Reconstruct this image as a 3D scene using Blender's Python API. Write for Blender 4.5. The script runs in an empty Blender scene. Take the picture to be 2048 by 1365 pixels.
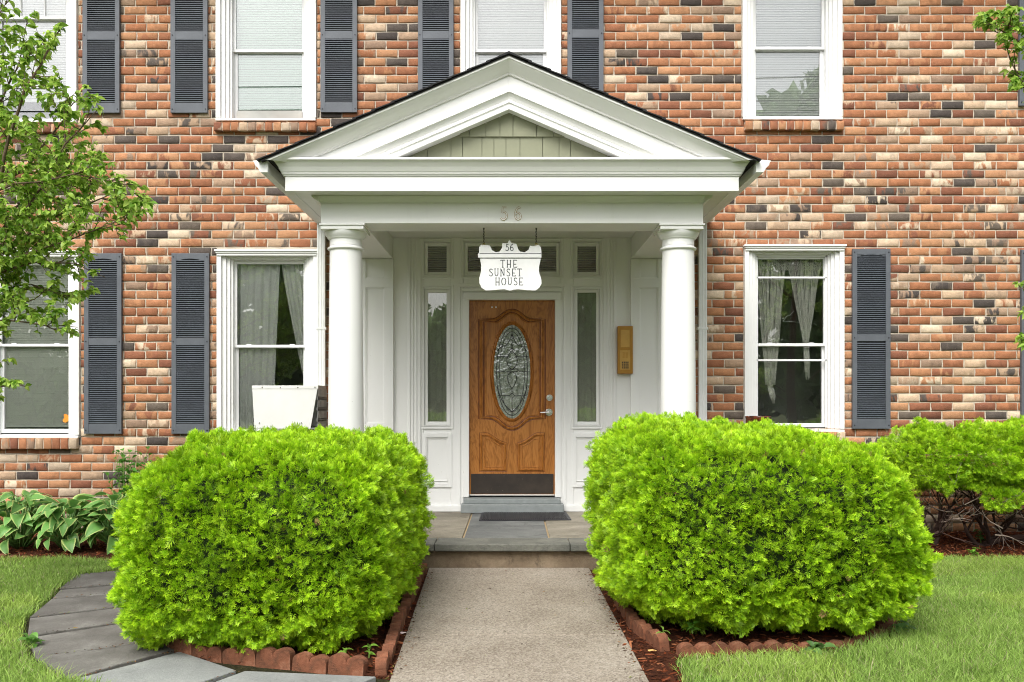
import bpy, math, random
import numpy as np
from mathutils import Vector, Matrix
random.seed(7); rng = np.random.default_rng(11)
S = bpy.context.scene
R = math.radians
# ------------------------------------------------------------------ camera, sky, sun
CZ, CD, F = 1.29, 9.0, 1800.0          # camera height, distance to the brick face, focal length in photo pixels
cam = bpy.data.objects.new('camera', bpy.data.cameras.new('camera')); S.collection.objects.link(cam)
cam.location = (0, -CD, CZ); cam.rotation_euler = (R(90), 0, 0)
cam.data.sensor_width = 36; cam.data.lens = 36 * F / 2048; cam.data.shift_y = 120.5 / 2048
cam.data.clip_start = .05; cam.data.clip_end = 600
S.camera = cam
W = bpy.data.worlds.new('World'); S.world = W; W.use_nodes = True
wn = W.node_tree; bg = wn.nodes['Background']
sky = wn.nodes.new('ShaderNodeTexSky'); sky.sky_type = 'NISHITA'; sky.sun_disc = False
SUN_EL, SUN_AZ = 50, 200               # compass bearing of the sun (0 = +Y, clockwise)
sky.sun_elevation = R(SUN_EL); sky.sun_rotation = R(SUN_AZ); sky.dust_density = 4; sky.air_density = 1.0; sky.ozone_density = 1
hs = wn.nodes.new('ShaderNodeHueSaturation'); hs.inputs['Saturation'].default_value = .22      # thin white overcast
wn.links.new(sky.outputs[0], hs.inputs['Color']); wn.links.new(hs.outputs[0], bg.inputs[0]); bg.inputs[1].default_value = .15
sl = bpy.data.lights.new('sun', 'SUN'); sl.energy = 1.4; sl.angle = R(35); sl.color = (1, .97, .92)
so = bpy.data.objects.new('sun', sl); S.collection.objects.link(so)
sd = Vector((math.sin(R(SUN_AZ)) * math.cos(R(SUN_EL)), math.cos(R(SUN_AZ)) * math.cos(R(SUN_EL)), math.sin(R(SUN_EL))))
so.rotation_euler = sd.to_track_quat('Z', 'Y').to_euler()
S.view_settings.view_transform = 'Standard'; S.view_settings.look = 'None'; S.view_settings.exposure = 0.86; S.view_settings.gamma = 1
S.cycles.max_bounces = 8; S.cycles.transparent_max_bounces = 12; S.cycles.use_denoising = True; S.cycles.denoising_prefilter = 'NONE'; S.cycles.pixel_filter_type = 'BLACKMAN_HARRIS'; S.cycles.filter_width = 1.05

# measuring helpers: photo pixel -> metres on a plane parallel to the wall / on the ground
def px(x, Y=0.): return (x - 1024) * (Y + CD) / F
def pz(y, Y=0.): return CZ + (803 - y) * (Y + CD) / F
def gp(x, y, z=0.):
    D = F * (CZ - z) / (y - 803); return ((x - 1024) * D / F, D - CD)

# ------------------------------------------------------------------ materials
def srgb(r, g, b):
    f = lambda c: (c / 255 / 12.92) if c / 255 <= .04045 else ((c / 255 + .055) / 1.055) ** 2.4
    return (f(r), f(g), f(b), 1)
class Nt:
    def __init__(s, name, rough=.6, spec=.4):
        s.m = bpy.data.materials.new(name); s.m.use_nodes = True; s.t = s.m.node_tree; s.b = s.t.nodes['Principled BSDF']
        s.b.inputs['Roughness'].default_value = rough; s.b.inputs['Specular IOR Level'].default_value = spec
    def n(s, k, **kw):
        nd = s.t.nodes.new('ShaderNode' + k)
        for a, v in kw.items():
            if hasattr(nd, a): setattr(nd, a, v)
            else: nd.inputs[a.replace('_', ' ')].default_value = v
        return nd
    def l(s, a, b): s.t.links.new(a, b)
    def coord(s, scale=(1, 1, 1), kind='Object'):
        tc = s.n('TexCoord'); mp = s.n('Mapping'); mp.inputs['Scale'].default_value = scale; s.l(tc.outputs[kind], mp.inputs[0]); return mp.outputs[0]
    def noise(s, scale, detail=4, co=None, rough=.6, dist=0):
        nd = s.n('TexNoise'); nd.inputs['Scale'].default_value = scale; nd.inputs['Detail'].default_value = detail
        nd.inputs['Roughness'].default_value = rough; nd.inputs['Distortion'].default_value = dist
        s.l(co if co is not None else s.coord(), nd.inputs[0]); return nd.outputs[0]
    def ramp(s, fac, stops):
        r = s.n('ValToRGB'); e = r.color_ramp.elements
        while len(e) < len(stops): e.new(.5)
        for q, (p, c) in zip(e, stops): q.position = p; q.color = c if len(c) == 4 else (*c, 1)
        s.l(fac, r.inputs[0]); return r.outputs[0]
    def mix(s, fac, a, b, mode='MIX'):
        m = s.n('MixRGB'); m.blend_type = mode
        for v, i in ((fac, 0), (a, 1), (b, 2)):
            if isinstance(v, (int, float)): m.inputs[i].default_value = v
            elif isinstance(v, tuple): m.inputs[i].default_value = v
            else: s.l(v, m.inputs[i])
        return m.outputs[0]
    def base(s, c):
        if isinstance(c, tuple): s.b.inputs['Base Color'].default_value = c
        else: s.l(c, s.b.inputs['Base Color'])
    def bump(s, h, strength=.3, dist=.01):
        b = s.n('Bump'); b.inputs['Strength'].default_value = strength; b.inputs['Distance'].default_value = dist
        s.l(h, b.inputs['Height']); s.l(b.outputs[0], s.b.inputs['Normal'])
def g4(v): return (v, v, v, 1)
def plain(name, c, rough=.5, var=.12, scale=8, bump=.1, metal=0, spec=.4):
    m = Nt(name, rough, spec); nz = m.noise(scale, 5)
    lo = tuple(v * (1 - var) for v in c[:3]) + (1,); hi = tuple(min(1, v * (1 + var)) for v in c[:3]) + (1,)
    m.base(m.ramp(nz, [(.3, lo), (.7, hi)])); m.b.inputs['Metallic'].default_value = metal
    if bump: m.bump(m.noise(scale * 8, 4), bump, .004)
    return m.m
M = {}
def paint(name, c):
    m = Nt(name, .42, .4)
    big = m.noise(1.6, 5, m.coord((1, 1, .5))); fine = m.noise(30, 6)
    col = m.mix(m.ramp(big, [(.45, g4(0)), (.75, g4(1))]), c, tuple(v * .93 for v in c[:3]) + (1,))
    streak = m.noise(14, 5, m.coord((1, 1, .08)))
    col = m.mix(m.ramp(streak, [(.60, g4(0)), (.85, g4(.14))]), col, srgb(186, 182, 166))
    spots = m.ramp(m.noise(55, 2), [(.74, g4(0)), (.78, g4(.5))])
    col = m.mix(spots, col, srgb(150, 140, 120)); m.base(col); m.bump(fine, .08, .003); return m.m
M['white'] = paint('white_paint', (.80, .80, .78, 1))
M['vinyl'] = plain('white_vinyl', (.80, .80, .80, 1), .35, .03, 3, .03)
M['alum'] = plain('white_aluminium', (.74, .74, .71, 1), .38, .06, 4, .05)
M['gutter'] = plain('gutter_white', (.76, .77, .75, 1), .35, .06, 5, .05)
M['shutter'] = plain('slate_blue_shutter', srgb(88, 92, 98), .5, .12, 10, .15)
M['slat'] = plain('slate_blue_louver', srgb(88, 93, 101), .45, .1, 10, .05)
M['dark'] = plain('dark_plastic_and_gap_shade', (.02, .02, .025, 1), .5, .1)
M['room'] = plain('dim_room', (.42, .42, .39, 1), .9, .3, 1, 0)
M['blind'] = plain('pale_blind', (.88, .88, .87, 1), .5, .03, 3, .0)
M['blindgreen'] = plain('mint_blind', srgb(212, 234, 220), .5, .03, 3, .0)
M['dimblind'] = plain('grey_blind', srgb(232, 234, 224), .5, .04, 3, .02)
M['sagesiding'] = plain('sage_shingle', srgb(134, 136, 112), .6, .07, 6, .1)
M['asphalt'] = plain('asphalt_shingle', (.02, .02, .022, 1), .9, .4, 60, .6)
M['brass'] = plain('brass', (.55, .40, .16, 1), .35, .08, 20, .03, 1)
M['goldrim'] = plain('numeral_rim', srgb(160, 126, 62), .4, .2, 60, .1, .3)
M['goldpaint'] = plain('bronze_gold', srgb(168, 122, 48), .4, .1, 12, .08, .3)
M['goldlight'] = plain('pale_gold', srgb(190, 150, 78), .4, .1, 12, .05, .3)
M['chrome'] = plain('satin_chrome', (.75, .75, .74, 1), .25, .05, 20, .02, .9)
M['iron'] = plain('black_iron', (.015, .013, .012, 1), .5, .2, 30, .1)
M['ink'] = plain('sign_ink', (.045, .05, .055, 1), .6, .2, 40, .1)
M['signwhite'] = plain('sign_white', (.80, .80, .79, 1), .45, .05, 9, .08)
M['greypaint'] = plain('grey_blue_paint', srgb(134, 139, 138), .5, .12, 14, .15)
M['kick'] = None
def curtain_mat(name, c):
    m = Nt(name, .9, .1); m.base(m.mix(m.noise(60, 3), c, tuple(v * .85 for v in c[:3]) + (1,))); return m.m
M['curtain'] = curtain_mat('linen_curtain', (.80, .80, .78, 1))
M['sheer'] = curtain_mat('grey_sheer', (.46, .46, .44, 1))
M['macrame'] = curtain_mat('cotton_cord', (.85, .83, .76, 1))
# brick
def brick_mat():
    m = Nt('brick', .85, .25)
    a = m.n('Attribute'); a.attribute_name = 'Col'; b = m.n('Attribute'); b.attribute_name = 'Col2'; r = m.n('Attribute'); r.attribute_name = 'rnd'
    tc = m.n('TexCoord'); ad = m.n('VectorMath'); ad.operation = 'ADD'; cb = m.n('CombineXYZ'); ml = m.n('Math'); ml.operation = 'MULTIPLY'; ml.inputs[1].default_value = 37
    m.l(r.outputs['Fac'], ml.inputs[0]); m.l(ml.outputs[0], cb.inputs[1]); m.l(tc.outputs['Object'], ad.inputs[0]); m.l(cb.outputs[0], ad.inputs[1])
    mp = m.n('Mapping'); mp.inputs['Scale'].default_value = (1.0, 1, .45); m.l(ad.outputs[0], mp.inputs[0]); co = mp.outputs[0]
    patch = m.ramp(m.noise(13, 3, co, .55, .5), [(.49, g4(0)), (.58, g4(1))])
    col = m.mix(patch, a.outputs['Color'], b.outputs['Color'])
    soft = m.ramp(m.noise(26, 6, ad.outputs[0], .7), [(.25, g4(.72)), (.75, g4(1.2))])
    col = m.mix(.8, col, soft, 'MULTIPLY')
    fl = m.ramp(m.noise(95, 3, ad.outputs[0], .7), [(.66, g4(0)), (.74, g4(1))])
    col = m.mix(m.mix(.45, g4(0), fl), col, srgb(222, 205, 186))
    dk = m.ramp(m.noise(70, 4, ad.outputs[0], .8), [(.28, g4(1)), (.36, g4(0))])
    col = m.mix(m.mix(.5, g4(0), dk), col, srgb(86, 62, 52))
    col = m.mix(.9, col, m.ramp(m.noise(.9, 5, m.coord((1, 1, .7))), [(.3, (.86, .84, .82, 1)), (.7, (1.07, 1.06, 1.05, 1))]), 'MULTIPLY')
    m.base(col); m.bump(m.noise(120, 6, ad.outputs[0], .75), .7, .008); return m.m
M['brick'] = brick_mat()
def mortar():
    m = Nt('mortar', .95, .1); m.base(m.ramp(m.noise(9, 6), [(.3, srgb(176, 165, 148)), (.7, srgb(204, 194, 178))])); m.bump(m.noise(150, 5), .6, .006); return m.m
M['mortar'] = mortar()
def wood(name, c1, c2, c3, horiz=False):
    m = Nt(name, .38, .45)
    co = m.coord((1.6, 1, 9) if horiz else (9, 1, 1.0))
    g = m.noise(1.3, 4, m.coord((.7, 1, 3.4) if horiz else (3.4, 1, .7)), .6, 2.2)
    wv = m.n('Math'); wv.operation = 'PINGPONG'; ml = m.n('Math'); ml.operation = 'MULTIPLY'; ml.inputs[1].default_value = 16; m.l(g, ml.inputs[0]); m.l(ml.outputs[0], wv.inputs[0]); wv.inputs[1].default_value = 1
    fine = m.noise(28, 6, co, .7)
    col = m.ramp(wv.outputs[0], [(.05, c1), (.35, c2), (.9, c3)])
    col = m.mix(.55, col, m.ramp(fine, [(.35, g4(.8)), (.65, g4(1.08))]), 'MULTIPLY')
    m.base(col); m.bump(fine, .15, .003); return m.m
OAK = (srgb(146, 90, 34), srgb(166, 105, 42), srgb(180, 118, 54))
M['oak'] = wood('oak_stain', *OAK); M['oakh'] = wood('oak_stain_cross', *OAK, horiz=True)
M['oakdark'] = wood('oak_groove_shade', srgb(96, 48, 14), srgb(112, 58, 20), srgb(128, 70, 26))  # darker oak that paints the shade of the door grooves
def kick():
    m = Nt('kick_plate', .42, .5); fl = m.ramp(m.noise(60, 3), [(.70, g4(0)), (.74, g4(1))])
    m.base(m.mix(fl, m.ramp(m.noise(6, 5), [(.3, srgb(40, 33, 28)), (.7, srgb(62, 52, 44))]), srgb(150, 140, 128))); return m.m
M['kick'] = kick()
def glass(name, tint=(.92, .95, .93, 1), refl=.10, rough=.0, bump=0):
    m = bpy.data.materials.new(name); m.use_nodes = True; t = m.node_tree; t.nodes.clear()
    o = t.nodes.new('ShaderNodeOutputMaterial'); mx = t.nodes.new('ShaderNodeMixShader'); tr = t.nodes.new('ShaderNodeBsdfTransparent'); gl = t.nodes.new('ShaderNodeBsdfGlossy')
    tr.inputs[0].default_value = tint; gl.inputs['Roughness'].default_value = rough; gl.inputs[0].default_value = (1, 1, 1, 1)
    lw = t.nodes.new('ShaderNodeLayerWeight'); lw.inputs[0].default_value = .35
    mr = t.nodes.new('ShaderNodeMapRange'); mr.inputs['To Min'].default_value = refl; mr.inputs['To Max'].default_value = 1
    t.links.new(lw.outputs['Fresnel'], mr.inputs[0])
    t.links.new(mr.outputs[0], mx.inputs[0]); t.links.new(tr.outputs[0], mx.inputs[1]); t.links.new(gl.outputs[0], mx.inputs[2]); t.links.new(mx.outputs[0], o.inputs[0])
    if bump:
        nz = t.nodes.new('ShaderNodeTexNoise'); nz.inputs['Scale'].default_value = bump; tc = t.nodes.new('ShaderNodeTexCoord'); t.links.new(tc.outputs['Object'], nz.inputs[0])
        bp = t.nodes.new('ShaderNodeBump'); bp.inputs['Strength'].default_value = .5; bp.inputs['Distance'].default_value = .01
        t.links.new(nz.outputs[0], bp.inputs['Height']); t.links.new(bp.outputs[0], gl.inputs['Normal'])
    return m
M['glass'] = glass('window_glass', (.97, .98, .97, 1), refl=.075, bump=0)
M['glassdark'] = glass('screened_glass', (.93, .94, .90, 1), .05)
M['bevelglass'] = glass('bevelled_glass', (.97, .98, .97, 1), .09, .10, 25)
M['lead'] = plain('lead_came', (.05, .05, .05, 1), .5, .2, 30, .1, .3)
def stone(name, lo, mid, hi, scale=2.5, rough=.75):
    m = Nt(name, rough, .3); rn = m.n('ObjectInfo')
    big = m.noise(scale, 8, None, .65, .4)
    col = m.ramp(big, [(.25, lo), (.5, mid), (.78, hi)])
    col = m.mix(.6, col, m.ramp(m.noise(60, 5), [(.3, g4(.8)), (.7, g4(1.15))]), 'MULTIPLY')
    sp = m.ramp(m.noise(85, 2), [(.70, g4(0)), (.75, g4(.6))]); col = m.mix(sp, col, tuple(v * .35 for v in lo[:3]) + (1,))
    rr = m.ramp(rn.outputs['Random'], [(0, g4(.80)), (1, g4(1.14))]); col = m.mix(1, col, rr, 'MULTIPLY')
    st_ = m.ramp(m.noise(3.5, 8, None, .75, 1.2), [(.56, g4(0)), (.68, g4(.55))]); col = m.mix(st_, col, tuple(v * .45 for v in lo[:3]) + (1,))
    m.base(col); m.bump(m.mix(.6, m.noise(10, 8, None, .7), m.noise(120, 5)), .7, .012); return m.m
M['flag'] = stone('bluestone', srgb(92, 88, 82), srgb(128, 124, 118), srgb(168, 166, 160), 1.8)
M['flagpale'] = stone('pale_bluestone', srgb(120, 122, 120), srgb(150, 152, 149), srgb(172, 173, 168), 1.6)
M['porchstone'] = stone('porch_bluestone', srgb(98, 92, 80), srgb(128, 122, 108), srgb(158, 152, 138), 2.2)
M['porchdark'] = stone('porch_slate', srgb(84, 86, 84), srgb(104, 106, 104), srgb(130, 131, 127), 2.2)
M['nosing'] = stone('stone_nosing', srgb(84, 86, 80), srgb(108, 108, 100), srgb(132, 131, 120), 3)
M['riser'] = stone('concrete_riser', srgb(92, 78, 62), srgb(126, 110, 90), srgb(150, 134, 112), 3)
M['terracotta'] = stone('weathered_terracotta', srgb(66, 50, 38), srgb(124, 78, 56), srgb(162, 122, 98), 7, .95)
M['sand'] = plain('joint_sand', srgb(160, 140, 108), .95, .2, 40, .4)
def concrete():
    m = Nt('aggregate_concrete', .85, .25)
    col = m.ramp(m.noise(1.7, 7, None, .6), [(.30, srgb(116, 105, 92)), (.5, srgb(144, 134, 120)), (.72, srgb(164, 155, 142))])
    vo = m.n('TexVoronoi'); vo.inputs['Scale'].default_value = 110; m.l(m.coord(), vo.inputs[0])
    peb = m.ramp(vo.outputs['Color'], [(.15, srgb(92, 82, 72)), (.45, srgb(142, 131, 116)), (.85, srgb(178, 169, 156))])
    col = m.mix(.5, col, peb)
    pit = m.ramp(m.noise(42, 3, m.coord((1, 1, 1)), .75), [(.31, g4(1)), (.36, g4(0))]); col = m.mix(pit, col, srgb(62, 52, 44))
    pit2 = m.ramp(m.noise(110, 2), [(.30, g4(1)), (.34, g4(0))]); col = m.mix(pit2, col, srgb(84, 74, 64))
    m.base(col); m.bump(m.mix(.5, vo.outputs['Distance'], m.noise(48, 3)), .5, .01); return m.m
M['concrete'] = concrete()
def soil(name, a, b, c, sc=30):
    m = Nt(name, .95, .15); col = m.ramp(m.noise(sc, 7, None, .75), [(.3, a), (.5, b), (.72, c)]); m.base(col); m.bump(m.noise(sc * 2, 6), 1, .03); return m.m
M['soil'] = soil('lawn_soil', srgb(58, 52, 30), srgb(74, 84, 38), srgb(92, 112, 48), 14)
M['mulch'] = soil('bark_mulch_ground', srgb(38, 20, 12), srgb(78, 42, 26), srgb(118, 70, 46), 45)
M['road'] = plain('road', (.05, .05, .05, 1), .9, .2, 30, .4)
def leafmat(name, trans=.35, rough=.5, attr='Col', gloss=.35, sat=1):
    m = Nt(name, rough, gloss); a = m.n('Attribute'); a.attribute_name = attr
    out = m.t.nodes['Material Output']; tr = m.n('BsdfTranslucent'); mx = m.n('MixShader'); mx.inputs[0].default_value = trans
    m.base(a.outputs['Color']); m.l(a.outputs['Color'], tr.inputs[0]); m.l(m.b.outputs[0], mx.inputs[1]); m.l(tr.outputs[0], mx.inputs[2]); m.l(mx.outputs[0], out.inputs[0]); return m.m
M['yew'] = leafmat('yew_needles', .18, .5); M['leaf'] = leafmat('pear_leaves', .5, .4); M['grass'] = leafmat('grass_blades', .3, .6)
M['hosta'] = leafmat('hosta_leaves', .25, .4); M['chip'] = leafmat('bark_chips', 0, .9, gloss=.1)
M['yewcore'] = plain('yew_inner_shade', srgb(24, 40, 8), .95, .4, 25, .5)
M['bark'] = plain('grey_bark', srgb(84, 70, 60), .9, .35, 25, .6)
M['barkdark'] = plain('dark_yew_bark', srgb(70, 52, 46), .9, .35, 25, .6)
M['twig'] = plain('dead_twig', srgb(150, 134, 122), .9, .3, 25, .4)
def mat_rubber():
    m = Nt('ribbed_rubber', .55, .4); wv = m.n('TexWave'); wv.inputs['Scale'].default_value = 26; m.l(m.coord(), wv.inputs[0])
    m.base(m.mix(m.ramp(m.noise(5, 5), [(.4, g4(0)), (.8, g4(.7))]), srgb(38, 38, 40), srgb(84, 82, 80))); m.bump(wv.outputs['Fac'], .8, .006); return m.m
M['rubber'] = mat_rubber()
def pot():
    m = Nt('glazed_pot', .25, .6); m.base(m.ramp(m.noise(18, 5, m.coord((1, 1, 2.5))), [(.35, srgb(44, 38, 32)), (.5, srgb(104, 48, 24)), (.7, srgb(140, 74, 40))])); return m.m
M['pot'] = pot()

# ------------------------------------------------------------------ mesh builder
class MB:
    def __init__(s): s.v = []; s.f = []; s.m = []; s.sm = []; s.mi = 0; s.smooth = False
    def add(s, vs, fs):
        o = len(s.v); s.v += [tuple(p) for p in vs]; s.f += [tuple(i + o for i in f) for f in fs]; s.m += [s.mi] * len(fs); s.sm += [s.smooth] * len(fs); return s
    def box(s, x0, x1, y0, y1, z0, z1):
        return s.add([(x0, y0, z0), (x1, y0, z0), (x1, y1, z0), (x0, y1, z0), (x0, y0, z1), (x1, y0, z1), (x1, y1, z1), (x0, y1, z1)],
                     [(0, 3, 2, 1), (4, 5, 6, 7), (0, 1, 5, 4), (1, 2, 6, 5), (2, 3, 7, 6), (3, 0, 4, 7)])
    def prism(s, poly, y0, y1):            # polygon of (x, z), extruded along y
        n = len(poly); vs = [(x, y0, z) for x, z in poly] + [(x, y1, z) for x, z in poly]
        return s.add(vs, [tuple(range(n))[::-1] if y0 > y1 else tuple(range(n)), tuple(range(n, 2 * n))[::-1]] + [((i + 1) % n, i, n + i, n + (i + 1) % n) for i in range(n)])
    def slab(s, poly, z0, z1):             # polygon of (x, y), extruded along z
        n = len(poly); vs = [(x, y, z0) for x, y in poly] + [(x, y, z1) for x, y in poly]
        return s.add(vs, [tuple(range(n))[::-1], tuple(range(n, 2 * n))] + [(i, (i + 1) % n, n + (i + 1) % n, n + i) for i in range(n)])
    def sweepx(s, prof, x0, x1, m0=0, m1=0):   # profile of (y, z); ends mitred by m * (y offset)
        n = len(prof); vs = [(x0 + m0 * y, y, z) for y, z in prof] + [(x1 + m1 * y, y, z) for y, z in prof]
        return s.add(vs, [tuple(range(n)), tuple(range(n, 2 * n))[::-1]] + [((i + 1) % n, i, n + i, n + (i + 1) % n) for i in range(n)])
    def sweepy(s, prof, y0, y1):           # profile of (x, z)
        return s.prism(prof, y0, y1)
    def lathe(s, prof, c=(0, 0, 0), n=32, cap=True):
        vs = []; fs = []
        for r, z in prof:
            for k in range(n): a = 2 * math.pi * k / n; vs.append((c[0] + r * math.cos(a), c[1] + r * math.sin(a), c[2] + z))
        for i in range(len(prof) - 1):
            for k in range(n): k2 = (k + 1) % n; fs.append((i * n + k, i * n + k2, (i + 1) * n + k2, (i + 1) * n + k))
        if cap: fs.append(tuple(range(n))[::-1]); fs.append(tuple(range((len(prof) - 1) * n, len(prof) * n)))
        return s.add(vs, fs)
    def tube(s, pts, rad, n=6, closed=False, cap=True):
        pts = [Vector(p) for p in pts]; m = len(pts); rs = rad if hasattr(rad, '__len__') else [rad] * m; vs = []; fs = []; up = None
        for i, p in enumerate(pts):
            d = (pts[(i + 1) % m] - pts[i - 1]) if closed else (pts[min(i + 1, m - 1)] - pts[max(i - 1, 0)])
            d = d.normalized() if d.length > 1e-9 else Vector((0, 0, 1))
            if up is None: up = Vector((0, 0, 1)) if abs(d.z) < .9 else Vector((1, 0, 0))
            a = d.cross(up); a = a.normalized() if a.length > 1e-6 else d.orthogonal().normalized(); b = a.cross(d).normalized(); up = b
            for k in range(n): t = 2 * math.pi * k / n; vs.append(tuple(p + (a * math.cos(t) + b * math.sin(t)) * rs[i]))
        for i in range(m if closed else m - 1):
            j = (i + 1) % m
            for k in range(n): k2 = (k + 1) % n; fs.append((i * n + k, i * n + k2, j * n + k2, j * n + k))
        if cap and not closed: fs.append(tuple(range(n))[::-1]); fs.append(tuple(range((m - 1) * n, m * n)))
        return s.add(vs, fs)
    def frame(s, x0, x1, z0, z1, w, y0, y1, wt=None, wb=None):
        wt = w if wt is None else wt; wb = w if wb is None else wb
        s.box(x0, x0 + w, y0, y1, z0, z1); s.box(x1 - w, x1, y0, y1, z0, z1)
        s.box(x0 + w, x1 - w, y0, y1, z1 - wt, z1); s.box(x0 + w, x1 - w, y0, y1, z0, z0 + wb); return s
    def build(s, name, mats, parent=None, bevel=0, org=None, autosmooth=False):
        me = bpy.data.meshes.new(name); v = s.v
        if org is not None: v = [(a - org[0], b - org[1], c - org[2]) for a, b, c in v]
        me.from_pydata(v, [], s.f); 
        for mt in (mats if isinstance(mats, (list, tuple)) else [mats]): me.materials.append(mt)
        me.polygons.foreach_set('material_index', s.m); me.polygons.foreach_set('use_smooth', s.sm); me.update()
        o = bpy.data.objects.new(name, me); S.collection.objects.link(o)
        if org is not None: o.location = org
        if parent is not None:
            o.parent = parent
            if org is not None: o.location = Vector(org) - world_loc(parent)
            else: o.location = -world_loc(parent)
        if bevel:
            b = o.modifiers.new('bevel', 'BEVEL'); b.width = bevel; b.segments = 2; b.limit_method = 'ANGLE'; b.angle_limit = R(40)
        return o
def world_loc(o):
    p = Vector(o.location)
    while o.parent: o = o.parent; p += Vector(o.location)
    return p
def tag(o, label, cat, group=None, kind=None):
    if label: o['label'] = label
    if cat: o['category'] = cat
    if group: o['group'] = group
    if kind: o['kind'] = kind
    return o
def thing(name, loc, label, cat, group=None):
    o = bpy.data.objects.new(name, None); S.collection.objects.link(o); o.location = loc; o.empty_display_size = .1; return tag(o, label, cat, group)
def npmesh(name, V, Fc, mat, parent=None, cols=None, smooth=False, nper=3, extra=None):
    V = np.asarray(V, np.float32); Fc = np.asarray(Fc, np.int32); me = bpy.data.meshes.new(name)
    if parent is not None: V = V - np.array(world_loc(parent), np.float32)
    me.vertices.add(len(V)); me.vertices.foreach_set('co', V.ravel()); me.loops.add(Fc.size); me.loops.foreach_set('vertex_index', Fc.ravel())
    me.polygons.add(len(Fc)); me.polygons.foreach_set('loop_start', np.arange(0, Fc.size, Fc.shape[1], dtype=np.int32))
    try: me.polygons.foreach_set('loop_total', np.full(len(Fc), Fc.shape[1], np.int32))
    except Exception: pass
    if smooth: me.polygons.foreach_set('use_smooth', np.ones(len(Fc), bool))
    me.update(calc_edges=True)
    for nm, arr in (('Col', cols),) + tuple((extra or {}).items()):
        if arr is None: continue
        arr = np.asarray(arr, np.float32)
        if arr.ndim == 1: a = me.attributes.new(nm, 'FLOAT', 'POINT'); a.data.foreach_set('value', arr)
        else:
            a = me.attributes.new(nm, 'FLOAT_COLOR', 'POINT'); a.data.foreach_set('color', np.hstack([arr[:, :3], np.ones((len(arr), 1), np.float32)]).ravel())
    me.materials.append(mat); o = bpy.data.objects.new(name, me); S.collection.objects.link(o)
    if parent is not None: o.parent = parent
    return o
def vnoise(P, seed=0):                     # value noise, numpy
    P = np.asarray(P, float); i = np.floor(P).astype(np.int64); f = P - i; f = f * f * (3 - 2 * f); out = np.zeros(len(P))
    def h(a): 
        n = (a[:, 0] * 73856093) ^ (a[:, 1] * 19349663) ^ (a[:, 2] * 83492791) ^ (seed * 2654435)
        n = (n ^ (n >> 13)) * 1274126177 & 0x7fffffff; return ((n ^ (n >> 16)) & 0xffff) / 65535.
    for dx in (0, 1):
        for dy in (0, 1):
            for dz in (0, 1):
                w = (f[:, 0] if dx else 1 - f[:, 0]) * (f[:, 1] if dy else 1 - f[:, 1]) * (f[:, 2] if dz else 1 - f[:, 2]); out += w * h(i + np.array([dx, dy, dz]))
    return out
def srgbn(a): a = np.asarray(a, float) / 255; return np.where(a <= .04045, a / 12.92, ((a + .055) / 1.055) ** 2.4)
def inpoly(X, Y, poly):
    ins = np.zeros(len(X), bool); n = len(poly)
    for i in range(n):
        x1, y1 = poly[i]; x2, y2 = poly[(i + 1) % n]
        c = ((y1 > Y) != (y2 > Y)); xi = (x2 - x1) * (Y - y1) / ((y2 - y1) if y2 != y1 else 1e-9) + x1; ins ^= c & (X < xi)
    return ins

# ------------------------------------------------------------------ ground
PORCH_Z, PORCH_Y, GZ = .19, -2.02, -.03
WL0, WL1 = -.643, -.565                     # walkway left edge at the porch / near the camera
def big_plane(name, x0, x1, y0, y1, z, mat):
    o = MB().box(x0, x1, y0, y1, z - .2, z).build(name, mat); o['kind'] = 'structure'; return o
big_plane('ground', -250, 250, -250, 250, GZ, M['soil'])
wk = MB()
def wedge(xa, xb, ya, yb, g=.004):
    t = lambda Y: (Y - PORCH_Y) / (-4.87 - PORCH_Y)
    L = lambda Y: WL0 + (WL1 - WL0) * t(Y); Rr = lambda Y: .597 + .036 * t(Y)
    wk.slab([(L(ya), ya - g), (L(yb), yb + g), (Rr(yb), yb + g), (Rr(ya), ya - g)], -.12, 0)
for ya, yb in ((PORCH_Y, -4.03), (-4.03, -6.0), (-6.0, -8.0), (-8.0, -10.2)): wedge(0, 0, ya, yb)
o = wk.build('walkway', M['concrete'], bevel=.006); o['kind'] = 'structure'
# slabs are turned the right way up whichever order the outline runs
import bmesh
def fix_normals(o):
    b = bmesh.new(); b.from_mesh(o.data); bmesh.ops.recalc_face_normals(b, faces=b.faces); b.to_mesh(o.data); b.free()
fix_normals(o)
big_plane('sidewalk', -60, 60, -12.0, -10.3, 0, M['concrete']); big_plane('road', -60, 60, -22, -13.2, -.05, M['road'])
# planting beds (mulch)
def bed(name, poly, z=-.012):
    o = MB().slab(poly, z - .15, z).build(name, M['mulch']); fix_normals(o); o['kind'] = 'structure'; return o
bedL = [(-.60, -2.05), (-.60, -3.2), (-.56, -4.76), gp(640, 1336), gp(530, 1325), gp(400, 1312), gp(330, 1290), gp(280, 1245), (-2.42, -3.2), (-2.45, -2.4), (-2.3, -1.2), (-1.7, 0), (-1.7, -2.0)]
bedR = [(.58, -2.05), (.58, -4.2), (.60, -6.2), (.74, -6.2), (.82, -4.42), (1.2, -4.38), (1.75, -4.28), (2.2, -3.9), (2.5, -3.2), (2.55, -1.6), (2.9, -1.5), (7.5, -1.42), (7.5, 0), (1.6, 0), (1.6, -2.05)]
bedH = [(-7.5, 0), (-7.5, -1.55), (-4.5, -1.5), (-3.4, -1.5), (-2.6, -1.7), (-2.3, -1.2), (-1.7, 0)]
bed('ground_mulch_left', bedL); bed('ground_mulch_right', bedR); bed('ground_mulch_wall', bedH, -.016)
# ------------------------------------------------------------------ house
house = thing('brick_house', (0, 0, 0), 'brick house with white portico, oak front door and slate blue shutters', 'house')
BW, BH, BD = .218, .0862, .11
WX0, WX1, WZ1 = -6.6, 6.6, 5.75
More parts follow.
